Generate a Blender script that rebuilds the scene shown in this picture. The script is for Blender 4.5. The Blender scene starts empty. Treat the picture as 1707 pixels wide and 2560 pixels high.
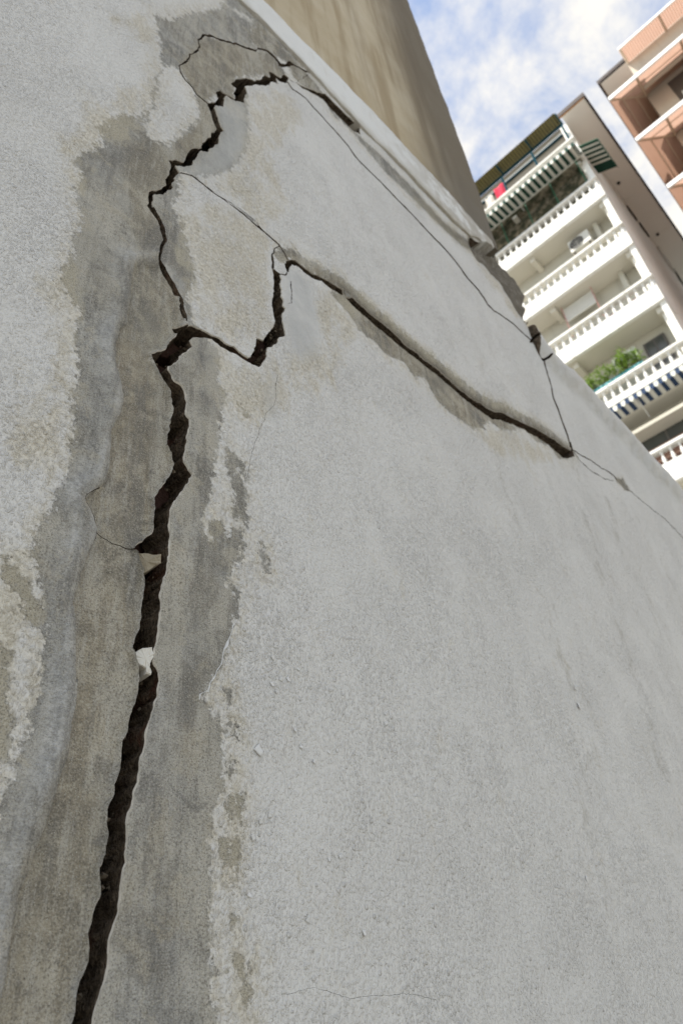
import bpy, bmesh, math, random, time
import numpy as np
from mathutils import Vector, Matrix, noise
from mathutils.geometry import delaunay_2d_cdt
EXPOSURE=.92; SKY_STRENGTH=.15; CLOUD=(3.95,3.78,3.45); CLO=.44; CHI=.75; CMIN=.12
BUMP_S=1.; BUMP_D=.0048; PX=3.0
T0=time.time()
rng=random.Random(7); nrng=np.random.default_rng(11)
S=bpy.context.scene; C=S.collection
rad=math.radians
# ---------------------------------------------------------------- camera, sky, sun, exposure
EYE=1.1                                    # eye height; the cracked wall stands at y = 0.6
cam=bpy.data.cameras.new('camera'); co=bpy.data.objects.new('camera',cam); C.objects.link(co)
right=Vector((0.70018106,-0.70887918,-0.08506938)); down=Vector((0.38201319,0.47262915,-0.79415843)); fwd=Vector((0.60316864,0.52355707,0.60172717))
m=Matrix((right,-down,-fwd)).transposed().to_4x4(); m.translation=Vector((0,0,EYE)); co.matrix_world=m
cam.sensor_fit='VERTICAL'; cam.sensor_height=36; cam.sensor_width=24; cam.lens=25.786
cam.clip_start=.02; cam.clip_end=2000
cam.dof.use_dof=True; cam.dof.focus_distance=.80; cam.dof.aperture_fstop=8.5
S.camera=co
SUN_AZ=rad(160); SUN_EL=rad(60)            # azimuth from +x: the sun stands behind the wall, to the left
sd=Vector((math.cos(SUN_AZ)*math.cos(SUN_EL),math.sin(SUN_AZ)*math.cos(SUN_EL),math.sin(SUN_EL)))
sun=bpy.data.lights.new('sun','SUN'); sun.energy=3.8; sun.angle=rad(.5); sun.color=(1,.95,.86)
so=bpy.data.objects.new('sun',sun); C.objects.link(so); so.rotation_euler=sd.to_track_quat('Z','Y').to_euler()
S.view_settings.view_transform='Standard'; S.view_settings.look='None'; S.view_settings.gamma=1
S.view_settings.exposure=EXPOSURE
S.cycles.max_bounces=8; S.cycles.diffuse_bounces=4
class NT:
    def __init__(s,tree): s.t=tree
    def n(s,typ,ins=None,**kw):
        nd=s.t.nodes.new(typ)
        for k,v in kw.items(): setattr(nd,k,v)
        for k,v in (ins or {}).items():
            if hasattr(v,'is_linked') or hasattr(v,'links'): s.t.links.new(v,nd.inputs[k])
            else: nd.inputs[k].default_value=v
        return nd
    def math(s,op,a,b=0,c=0,clamp=False):
        return s.n('ShaderNodeMath',{0:a,1:b,2:c},operation=op,use_clamp=clamp).outputs[0]
    def noise(s,co,scale,detail=4,rough=.55,out='Fac',dist=0):
        return s.n('ShaderNodeTexNoise',{'Vector':co,'Scale':scale,'Detail':detail,'Roughness':rough,'Distortion':dist}).outputs[out]
    def scl(s,co,v):
        return s.n('ShaderNodeMapping',{'Vector':co,'Scale':v}).outputs[0]
    def ss(s,v,a,b,lo=0.,hi=1.):
        return s.n('ShaderNodeMapRange',{'Value':v,'From Min':a,'From Max':b,'To Min':lo,'To Max':hi},interpolation_type='SMOOTHSTEP').outputs[0]
    def mix(s,f,a,b,bt='MIX'):
        nd=s.t.nodes.new('ShaderNodeMix'); nd.data_type='RGBA'; nd.blend_type=bt
        for i,v in ((0,f),(6,a),(7,b)):
            if hasattr(v,'links'): s.t.links.new(v,nd.inputs[i])
            else: nd.inputs[i].default_value=v if i==0 else (tuple(v)+(1,) if len(v)==3 else v)
        return nd.outputs[2]
    def attr(s,name): return s.n('ShaderNodeAttribute',attribute_name=name).outputs['Fac']
    def bump(s,h,strength=.5,dist=.002,normal=None):
        d={'Height':h,'Strength':strength,'Distance':dist}
        if normal is not None: d['Normal']=normal
        return s.n('ShaderNodeBump',d).outputs[0]
W=bpy.data.worlds.new('World'); S.world=W; W.use_nodes=True
w=NT(W.node_tree); W.node_tree.nodes.clear()
sky=w.n('ShaderNodeTexSky',sky_type='NISHITA',sun_disc=False,sun_elevation=SUN_EL,sun_rotation=math.pi/2-SUN_AZ,air_density=1.,dust_density=.6,ozone_density=1.)
tc=w.n('ShaderNodeTexCoord').outputs['Generated']
sep=w.n('ShaderNodeSeparateXYZ',{0:tc})
zz=w.math('ADD',w.math('MAXIMUM',sep.outputs[2],0.),.25)
pl=w.n('ShaderNodeCombineXYZ',{0:w.math('DIVIDE',sep.outputs[0],zz),1:w.math('DIVIDE',sep.outputs[1],zz)}).outputs[0]
c1=w.noise(pl,8.5,9,.62,dist=.12); c2=w.noise(pl,2.6,3,.5)
cm=w.ss(w.math('ADD',w.math('MULTIPLY',c1,.75),w.math('MULTIPLY',c2,.45)),CLO,CHI,CMIN,1.)
cm2=w.math('MULTIPLY',cm,w.ss(sep.outputs[2],-.02,.12))
col=w.mix(cm2,sky.outputs[0],CLOUD)
bg=w.n('ShaderNodeBackground',{'Color':col,'Strength':SKY_STRENGTH})
wo=w.n('ShaderNodeOutputWorld',{'Surface':bg.outputs[0]})
HOLES={'A':[(0.3666,1.9712),(0.3727,1.9574),(0.3636,1.9367),(0.3562,1.9145),(0.3496,1.9029),(0.3348,1.8884),(0.3433,1.8732),(0.3501,1.863),(0.3608,1.8497),(0.3706,1.83),(0.374,1.815),(0.3774,1.8096),(0.373,1.7844),(0.3712,1.7588),(0.3702,1.7398),(0.3777,1.7312),(0.3821,1.7158),(0.3808,1.7001),(0.3741,1.6843),(0.3645,1.6673),(0.3602,1.6535),(0.3608,1.6332),(0.3618,1.616),(0.3614,1.6006),(0.3541,1.591),(0.3435,1.578),(0.3404,1.5705),(0.3463,1.569),(0.3481,1.5597),(0.354,1.5481),(0.3565,1.5315),(0.3566,1.5088),(0.3561,1.4939),(0.3556,1.4793),(0.3524,1.466),(0.3504,1.4533),(0.3533,1.4474),(0.3577,1.4386),(0.3603,1.4294),(0.3619,1.4218),(0.3593,1.4061),(0.3567,1.3928),(0.3541,1.3797),(0.3534,1.3674),(0.3487,1.3579),(0.3492,1.3447),(0.3497,1.3318),(0.3448,1.3183),(0.3452,1.3075),(0.3412,1.2963),(0.3418,1.2846),(0.3438,1.2746),(0.3431,1.266),(0.3446,1.2605),(0.3409,1.2505),(0.3401,1.2436),(0.3419,1.2357),(0.3435,1.2292),(0.3402,1.2173),(0.3382,1.2083),(0.3361,1.2008),(0.3381,1.1911),(0.3393,1.1827),(0.336,1.1733),(0.3319,1.1652),(0.3307,1.1584),(0.3307,1.1485),(0.3302,1.1424),(0.3182,1.0524),(0.3262,0.9424000000000001),(0.3002,0.8124),(0.3102,0.6424000000000001),(0.2802,0.4424000000000001),(0.2852,-0.05),(0.2895,-0.05),(0.2995,0.42179999999999995),(0.3195,0.6417999999999999),(0.3145,0.8117999999999999),(0.33949999999999997,0.9418),(0.33749999999999997,1.0517999999999998),(0.3495,1.1418),(0.3493,1.1491),(0.3519,1.1581),(0.3554,1.1674),(0.3585,1.1745),(0.3595,1.1793),(0.3568,1.189),(0.3554,1.1964),(0.3588,1.2066),(0.3624,1.2184),(0.3631,1.2277),(0.3608,1.237),(0.3628,1.2467),(0.3662,1.2554),(0.3646,1.2624),(0.3643,1.2739),(0.3621,1.287),(0.3631,1.2947),(0.3669,1.3028),(0.366,1.3121),(0.3695,1.3238),(0.3704,1.3353),(0.3702,1.3469),(0.3741,1.3578),(0.3751,1.3701),(0.377,1.3829),(0.3808,1.3984),(0.384,1.4103),(0.3838,1.4275),(0.3816,1.4419),(0.3766,1.4473),(0.3764,1.4611),(0.3792,1.4725),(0.3798,1.4908),(0.3793,1.5092),(0.3792,1.5244),(0.38,1.5404),(0.3841,1.5539),(0.3841,1.5683),(0.3863,1.5817),(0.3861,1.6008),(0.3847,1.6221),(0.3843,1.6446),(0.3898,1.6613),(0.3998,1.6831),(0.4079,1.7047),(0.4122,1.7146),(0.4049,1.7195),(0.3985,1.7301),(0.3998,1.7493),(0.4011,1.7716),(0.4026,1.7918),(0.4043,1.8071),(0.3979,1.8115),(0.396,1.8247),(0.3984,1.8137),(0.3963,1.8298),(0.3941,1.849),(0.3871,1.8623),(0.3757,1.8634),(0.3716,1.8695),(0.3649,1.8769),(0.3644,1.8843),(0.3784,1.9027),(0.3875,1.9258),(0.3947,1.9396),(0.4021,1.9555),(0.3963,1.9628),(0.4013,1.9737),(0.4147,1.9846),(0.4343,1.995),(0.4518,1.9911),(0.4666,1.9926),(0.4831,1.9986),(0.4945,1.9972),(0.5163,1.9985),(0.5274,2.0017),(0.5376,2.0206),(0.5435,2.0344),(0.5461,2.0515),(0.5489,2.0672),(0.5611,2.0768),(0.5705,2.0961),(0.5785,2.1166),(0.5919,2.1336),(0.5908,2.1474),(0.59,2.168),(0.587,2.1828),(0.5952,2.2119),(0.5886,2.215),(0.5915,2.2357),(0.5861,2.2399),(0.591,2.2628),(0.5879,2.2788),(0.5906,2.2957),(0.5873,2.307),(0.5776,2.3074),(0.5701,2.3107),(0.5674,2.3095),(0.5691,2.2847),(0.5699,2.2573),(0.5665,2.2357),(0.5677,2.2187),(0.5619,2.1914),(0.565,2.1767),(0.5669,2.1528),(0.5634,2.1373),(0.5576,2.12),(0.5484,2.1044),(0.5392,2.079),(0.524,2.0708),(0.5203,2.0467),(0.5168,2.0289),(0.5054,2.0091),(0.4868,2.0094),(0.4792,2.0125),(0.4611,2.0092),(0.4491,2.0123),(0.4346,2.006),(0.4174,2.0045),(0.4034,2.0019),(0.3874,1.9903)],'I':[(0.3035,2.2154),(0.3027,2.2619),(0.3192,2.288),(0.3316,2.3145),(0.3289,2.3274),(0.3342,2.365),(0.3359,2.3865),(0.3286,2.3964),(0.3609,2.4339),(0.3652,2.4544),(0.3689,2.4855),(0.378,2.508),(0.3909,2.5225),(0.4,2.5615),(0.4137,2.596),(0.4167,2.6223),(0.429,2.6545),(0.4187,2.6807),(0.4101,2.7084),(0.4018,2.7306),(0.4238,2.7662),(0.428,2.7948),(0.4236,2.8149),(0.4383,2.8487),(0.4561,2.858),(0.4786,2.8677),(0.4762,2.8909),(0.4807,2.9276),(0.4649,2.9274),(0.4848,2.9852),(0.5144,3.035),(0.539,3.0635),(0.5579,3.0987),(0.5729,3.1558),(0.5933,3.1756),(0.5901,3.2103),(0.607,3.2273),(0.6306,3.24),(0.6499,3.2969),(0.6674,3.2978),(0.6536,3.2425),(0.6249,3.2032),(0.6126,3.2024),(0.6211,3.173),(0.595,3.1513),(0.5751,3.0832),(0.538,3.0265),(0.501,2.9629),(0.5087,2.9383),(0.4993,2.9067),(0.5002,2.8746),(0.4757,2.845),(0.4503,2.8295),(0.4428,2.8093),(0.4429,2.7642),(0.4198,2.7347),(0.418,2.7227),(0.4285,2.6979),(0.4351,2.6676),(0.4433,2.658),(0.4339,2.6241),(0.4323,2.5958),(0.4074,2.5241),(0.3932,2.5048),(0.3862,2.4849),(0.3759,2.4371),(0.3622,2.4157),(0.3433,2.3945),(0.3525,2.3874),(0.3451,2.3455),(0.34,2.3299),(0.3435,2.3241),(0.3376,2.3079),(0.3267,2.2822),(0.3112,2.2622),(0.313,2.2262),(0.3095,2.2133)],'D':[(0.6013,2.3529),(0.6063,2.3705),(0.6174,2.3868),(0.6347,2.3989),(0.6473,2.3983),(0.662,2.3971),(0.6817,2.4005),(0.7001,2.4103),(0.7234,2.4191),(0.7469,2.4252),(0.771,2.4314),(0.7952,2.4347),(0.7656,2.4373),(0.794,2.4364),(0.8321,2.43),(0.8716,2.4266),(0.9133,2.4294),(0.9366,2.427),(0.9758,2.4208),(1.0148,2.4217),(1.0424,2.4185),(1.0896,2.4214),(1.1491,2.4182),(1.199,2.4177),(1.2518,2.4208),(1.3078,2.4276),(1.3465,2.4389),(1.3923,2.466),(1.451,2.4835),(1.5126,2.5019),(1.5696,2.5226),(1.6251,2.5355),(1.7012,2.5506),(1.7573,2.5556),(1.8092,2.5668),(1.7944,2.5305),(1.727,2.4933),(1.6809,2.4961),(1.6406,2.4994),(1.5979,2.4944),(1.5543,2.4856),(1.4919,2.4678),(1.4328,2.4509),(1.3748,2.428),(1.3284,2.4016),(1.2908,2.3977),(1.2357,2.3917),(1.1847,2.3928),(1.1424,2.3959),(1.0895,2.3982),(1.0428,2.3959),(1.0094,2.3975),(0.9653,2.3953),(0.9286,2.3983),(0.8979,2.3999),(0.8577,2.4008),(0.8188,2.4048),(0.7821,2.4147),(0.7698,2.4324),(0.8007,2.4309),(0.7609,2.4087),(0.7369,2.3978),(0.7057,2.3955),(0.6785,2.3807),(0.6525,2.3774),(0.6365,2.3802),(0.6228,2.3721),(0.6146,2.3577),(0.611,2.3394),(0.6043,2.3332)],'K':[(0.6907,3.3065),(0.7254,3.3396),(0.7929,3.4096),(0.8215,3.4404),(0.861,3.4416),(0.915,3.4432),(0.9725,3.4577),(0.9695,3.3985),(0.9325,3.3699),(0.8856,3.3694),(0.8399,3.369),(0.8028,3.3803),(0.7561,3.3453),(0.7174,3.3118)],'J2':[(0.6287,3.3264),(0.6502,3.3582),(0.677,3.4209),(0.7022,3.4391),(0.6751,3.3876),(0.652,3.3372),(0.6308,3.3102)],'E2':[(1.833,3.0252),(1.8647,3.0393),(1.8971,3.068),(1.8792,3.0394),(1.8429,3.0107)],'E3':[(1.7839,3.0669),(1.8411,3.1457),(1.8568,3.1484),(1.8188,3.0899),(1.7872,3.0613)],'gap':[(1.5458,3.4768),(1.6111,3.5012),(1.6835,3.5583),(1.7992,3.6481),(1.7422,3.5315),(1.6573,3.4825),(1.5891,3.4346)]}
THIN={'H':[(0.3054,2.2157),(0.3198,2.2019),(0.33,2.1794),(0.3359,2.1579),(0.3313,2.129),(0.3309,2.0983),(0.3438,2.0785),(0.3588,2.0622),(0.371,2.0437),(0.3775,2.0277),(0.3842,2.0082),(0.3895,1.988),(0.3935,1.9924),(0.3885,2.0134),(0.382,2.0336),(0.3756,2.0506),(0.3633,2.0701),(0.3484,2.0871),(0.3365,2.1057),(0.3375,2.1328),(0.3426,2.1642),(0.3365,2.1898),(0.3259,2.2144),(0.3111,2.2296)],'G':[(0.3428,2.3925),(0.352,2.3801),(0.379,2.4037),(0.4094,2.4046),(0.4375,2.4067),(0.4662,2.4141),(0.4958,2.4163),(0.5261,2.4186),(0.5472,2.4129),(0.4569,2.4187),(0.4883,2.4176),(0.5223,2.4216),(0.5413,2.4108),(0.5647,2.4042),(0.5866,2.4009),(0.5888,2.406),(0.5669,2.4093),(0.5436,2.4159),(0.5243,2.4267),(0.4899,2.4227),(0.4551,2.4138),(0.5453,2.4078),(0.5281,2.4237),(0.4974,2.4214),(0.4677,2.419),(0.4389,2.4116),(0.4108,2.4094),(0.3799,2.4083),(0.353,2.3846),(0.3446,2.3968)],'G2':[(0.5868,2.4037),(0.5754,2.379),(0.5708,2.3645),(0.5651,2.3565),(0.5657,2.3395),(0.5662,2.3204),(0.5654,2.3051),(0.5716,2.3112),(0.5719,2.3264),(0.5708,2.3453),(0.5694,2.3596),(0.5735,2.3637),(0.5779,2.379),(0.5886,2.4032)],'G3':[(0.5688,2.3043),(0.5845,2.3047),(0.6021,2.3181),(0.609,2.3377),(0.6056,2.3366),(0.6011,2.3215),(0.5862,2.3104),(0.5711,2.3101)],'G4':[(0.5868,2.4017),(0.6003,2.3896),(0.6097,2.3758),(0.6117,2.3792),(0.6023,2.393),(0.5886,2.4052)],'F':[(0.6526,3.2564),(0.6712,3.235),(0.725,3.2652),(0.7535,3.2538),(0.8067,3.2416),(0.8486,3.2294),(0.8912,3.2171),(0.9138,3.1944),(0.9379,3.1853),(1.0163,3.1853),(1.0979,3.1763),(1.1768,3.173),(1.2637,3.1575),(1.3414,3.154),(1.3984,3.1272),(1.4318,3.1013),(1.4858,3.086),(1.5196,3.0598),(1.5237,3.0476),(1.532,3.0572),(1.5274,3.0696),(1.4931,3.0958),(1.4386,3.1108),(1.4049,3.1365),(1.3473,3.1632),(1.269,3.1663),(1.1815,3.1815),(1.1021,3.1844),(1.02,3.1931),(0.9412,3.1926),(0.9171,3.2014),(0.8944,3.224),(0.8515,3.2361),(0.8093,3.248),(0.7559,3.2599),(0.727,3.2712),(0.673,3.2405),(0.6546,3.2617)],'F2':[(1.5248,3.0482),(1.559,3.0459),(1.6205,3.0665),(1.6933,3.0873),(1.7588,3.0837),(1.805,3.0877),(1.8125,3.097),(1.7663,3.0928),(1.7002,3.0963),(1.6265,3.0751),(1.565,3.0544),(1.531,3.0566)],'J':[(0.3308,2.7798),(0.3494,2.8396),(0.3521,2.8682),(0.3661,2.9172),(0.3771,2.9725),(0.3742,2.9928),(0.3838,3.0471),(0.4056,3.0797),(0.4233,3.0954),(0.4511,3.1292),(0.4797,3.1689),(0.5147,3.2101),(0.5473,3.2502),(0.5532,3.2806),(0.5851,3.3199),(0.6125,3.3302),(0.6315,3.3215),(0.6376,3.3399),(0.6179,3.3486),(0.5888,3.3373),(0.5535,3.293),(0.5476,3.2624),(0.5169,3.2249),(0.4814,3.1829),(0.4525,3.1427),(0.4251,3.1089),(0.4069,3.0926),(0.3816,3.0528),(0.3696,2.9872),(0.3725,2.9673),(0.3626,2.9177),(0.3485,2.8677),(0.346,2.8402),(0.3281,2.7828)],'J3':[(0.3282,2.781),(0.3314,2.7615),(0.3478,2.7419),(0.3632,2.739),(0.3756,2.7235),(0.4049,2.7277),(0.4063,2.7335),(0.3772,2.7292),(0.365,2.7446),(0.3495,2.7476),(0.3333,2.7669),(0.3304,2.7856)],'J4':[(0.694,3.4211),(0.7165,3.4427),(0.7394,3.458),(0.761,3.4874),(0.7631,3.4991),(0.7424,3.4707),(0.7198,3.4556),(0.6968,3.4334)],'J5':[(0.6597,3.2772),(0.6934,3.3042),(0.7093,3.3558),(0.7421,3.4314),(0.7617,3.4905),(0.7967,3.513),(0.9674,4.029),(0.965,4.028),(0.7954,3.5142),(0.7625,3.496),(0.7409,3.4327),(0.7081,3.3569),(0.6938,3.3088),(0.661,3.2828)],'E':[(1.8543,3.0257),(1.8422,2.9472),(1.8329,2.8769),(1.8119,2.8007),(1.8153,2.7433),(1.8143,2.6793),(1.8146,2.6347),(1.805,2.5799),(1.8221,2.592),(1.8313,2.6472),(1.8305,2.692),(1.831,2.7562),(1.827,2.8131),(1.8477,2.8891),(1.8566,2.9597),(1.8683,3.0382)],'Et':[(1.8552,3.022),(1.8367,3.0448),(1.8283,3.1),(1.8292,3.1356),(1.8338,3.1783),(1.8571,3.237),(1.8888,3.2894),(1.8767,3.2811),(1.8444,3.2269),(1.8209,3.1664),(1.8168,3.1235),(1.8165,3.0883),(1.8255,3.0337),(1.8446,3.0112)],'T1':[(1.8132,2.5902),(1.8182,2.5764),(1.8712,2.5852),(1.9579,2.6071),(2.023,2.6155),(2.096,2.633),(2.1606,2.6334),(2.1692,2.6408),(2.1042,2.6404),(2.0307,2.623),(1.9654,2.6146),(1.8783,2.5926),(1.8262,2.584),(1.8223,2.5974)],'T2':[(1.8168,2.5873),(1.83,2.568),(1.8505,2.5475),(1.9215,2.544),(2.018,2.5635),(2.1039,2.6008),(2.1073,2.6048),(2.022,2.5676),(1.9259,2.5482),(1.8551,2.5516),(1.8348,2.572),(1.8217,2.5913)],'T3':[(2.2377,2.634),(2.2734,2.629),(2.3345,2.6306),(2.433,2.6377),(2.5362,2.6451),(2.6848,2.6206),(2.9738,2.5396),(2.9825,2.5444),(2.6924,2.6255),(2.543,2.65),(2.4391,2.6424),(2.3402,2.6351),(2.279,2.6335),(2.2434,2.6385)],'S2':[(0.612,2.3109),(0.6149,2.2801),(0.6101,2.2435),(0.6031,2.2333),(0.6039,2.2321),(0.612,2.2445),(0.6171,2.2822),(0.6141,2.3134)],'S5':[(0.537,1.1574),(0.5612,1.1609),(0.5762,1.1623),(0.5939,1.1613),(0.6065,1.1565),(0.6249,1.1531),(0.6444,1.1536),(0.6735,1.1556),(0.7068,1.1561),(0.7412,1.153),(0.7606,1.151),(0.7608,1.1513),(0.7413,1.1533),(0.7069,1.1564),(0.6735,1.1559),(0.6444,1.1539),(0.625,1.1534),(0.6067,1.1568),(0.5941,1.1616),(0.5762,1.1625),(0.5611,1.1611),(0.5369,1.1577)],'S6':[(0.5654,2.0134),(0.5614,1.9797),(0.5614,1.955),(0.5558,1.9343),(0.5425,1.9121),(0.5292,1.8744),(0.5166,1.8357),(0.506,1.794),(0.5029,1.7611),(0.5034,1.7614),(0.5066,1.7942),(0.5172,1.8358),(0.5298,1.8745),(0.543,1.9121),(0.5564,1.9343),(0.5621,1.9554),(0.5621,1.9801),(0.5661,2.0139)],'lk':[(1.8157,2.6078),(1.8103,2.5793),(1.796,2.5345),(1.8144,2.5465),(1.8292,2.5922),(1.8349,2.6215)],'S3':[(0.2944,1.574),(0.3057,1.5711),(0.3169,1.57),(0.3301,1.5696),(0.3425,1.5699),(0.3427,1.5711),(0.3303,1.5708),(0.3172,1.5711),(0.306,1.5722),(0.2948,1.5752)],'S3b':[(0.2934,1.6342),(0.2844,1.6241),(0.2751,1.6106),(0.2781,1.6013),(0.2845,1.5941),(0.2943,1.5744),(0.2923,1.5618),(0.2898,1.5414),(0.2905,1.5415),(0.293,1.5619),(0.295,1.5748),(0.2851,1.5947),(0.2787,1.602),(0.2757,1.6105),(0.2848,1.6235),(0.2938,1.6336)],'seam':[(1.813,2.5859),(1.818,2.3859),(1.809,1.9859),(1.817,1.3859),(1.813,-0.05),(1.814,-0.05),(1.818,1.3859),(1.81,1.9859),(1.819,2.3859),(1.814,2.5859)]}
PAINT=[[(0.4435,3.4632),(0.4281,3.2996),(0.3623,3.1336),(0.2953,2.961),(0.2602,2.907),(0.275,2.8626),(0.2906,2.7533),(0.2861,2.7163),(0.2858,2.6738),(0.2853,2.593),(0.2819,2.5131),(0.2569,2.4405),(0.235,2.4188),(0.2065,2.3441),(0.2056,2.3072),(0.2169,2.3033),(0.1915,2.2346),(0.1774,2.193),(0.1951,2.1721),(0.193,2.119),(0.2108,2.0683),(0.2049,2.0208),(0.2099,1.9939),(0.2011,1.9575),(0.1985,1.9562),(0.2002,1.9332),(0.2098,1.9049),(0.2331,1.8893),(0.2322,1.8584),(0.2344,1.8311),(0.242,1.802),(0.2434,1.7805),(0.2456,1.7537),(0.242,1.7343),(0.2487,1.71),(0.25,1.6909),(0.2517,1.6688),(0.2522,1.6449),(0.2493,1.6253),(0.2478,1.607),(0.2445,1.5833),(0.2414,1.5685),(0.2351,1.5496),(0.2332,1.5303),(0.2342,1.5172),(0.2219,1.5078),(0.2041,1.5047),(0.0883,1.4443),(-0.0791,1.5609),(-0.3834,2.3532),(0.3782,4.9082)],[(0.1788,1.4607),(0.2129,1.4721),(0.2226,1.4716),(0.2292,1.4685),(0.2359,1.4655),(0.2336,1.458),(0.2275,1.4519),(0.2314,1.4441),(0.2372,1.4382),(0.2297,1.4282),(0.2213,1.4181),(0.1905,1.4088)],[(0.1712,1.4951),(0.2041,1.5044),(0.222,1.5075),(0.235,1.5161),(0.2459,1.4943),(0.2538,1.4663),(0.261,1.4419),(0.2614,1.41),(0.2618,1.3798),(0.259,1.3505),(0.2604,1.3243),(0.2569,1.3383),(0.2522,1.3067),(0.249,1.2787),(0.2417,1.2471),(0.204,1.2437)],[(0.4468,1.9836),(0.4481,1.9151),(0.4625,1.8928),(0.4537,1.8375),(0.4604,1.8708),(0.4528,1.8353),(0.452,1.8055),(0.4443,1.7455),(0.4401,1.717),(0.4341,1.6763),(0.4298,1.6621),(0.4333,1.6286),(0.4426,1.6259),(0.4684,1.6372),(0.4781,1.6582),(0.4944,1.6681),(0.493,1.6432),(0.4892,1.6204),(0.476,1.5991),(0.4667,1.5822),(0.4691,1.5723),(0.4832,1.5582),(0.4844,1.5418),(0.4787,1.5235),(0.4687,1.4906),(0.4567,1.4609),(0.4464,1.4393),(0.434,1.4241),(0.4436,1.4126),(0.458,1.3963),(0.462,1.3687),(0.4659,1.3422),(0.4661,1.3281),(0.4585,1.3184),(0.4535,1.301),(0.4497,1.2843),(0.4543,1.2706),(0.4526,1.258),(0.4524,1.2282),(0.453,1.2069),(0.4575,1.1865),(0.4563,1.2073),(0.4561,1.18),(0.4593,1.1669),(0.4628,1.1381),(0.4662,1.1052),(0.4862,-0.1),(5.6,-0.1),(5.6,3.75),(1.2,3.75),(0.4194,3.3443),(0.4492,3.3756),(0.5402,3.4545),(0.5335,3.3767),(0.5375,3.2922),(0.5476,3.2664),(0.5158,3.2146),(0.4806,3.174),(0.4242,3.1004),(0.3828,3.0474),(0.3972,3.0115),(0.4056,2.7306),(0.4194,2.738),(0.4406,2.8071),(0.5061,2.9344),(0.5113,2.7629),(0.4977,2.6431),(0.4585,2.5181),(0.3923,2.4224),(0.354,2.3843),(0.3549,2.3141),(0.3422,2.27),(0.3665,2.2193),(0.3642,2.2596),(0.3842,2.1696),(0.4012,2.1239),(0.3843,2.0496),(0.4007,2.0014)],[(0.2893,2.7219),(0.33,2.7786),(0.3705,2.738),(0.3896,2.6451),(0.3673,2.5616),(0.3429,2.4966),(0.3295,2.4437),(0.3024,2.4173),(0.284,2.4133),(0.2714,2.4507),(0.2876,2.522),(0.2895,2.626)]]
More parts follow.
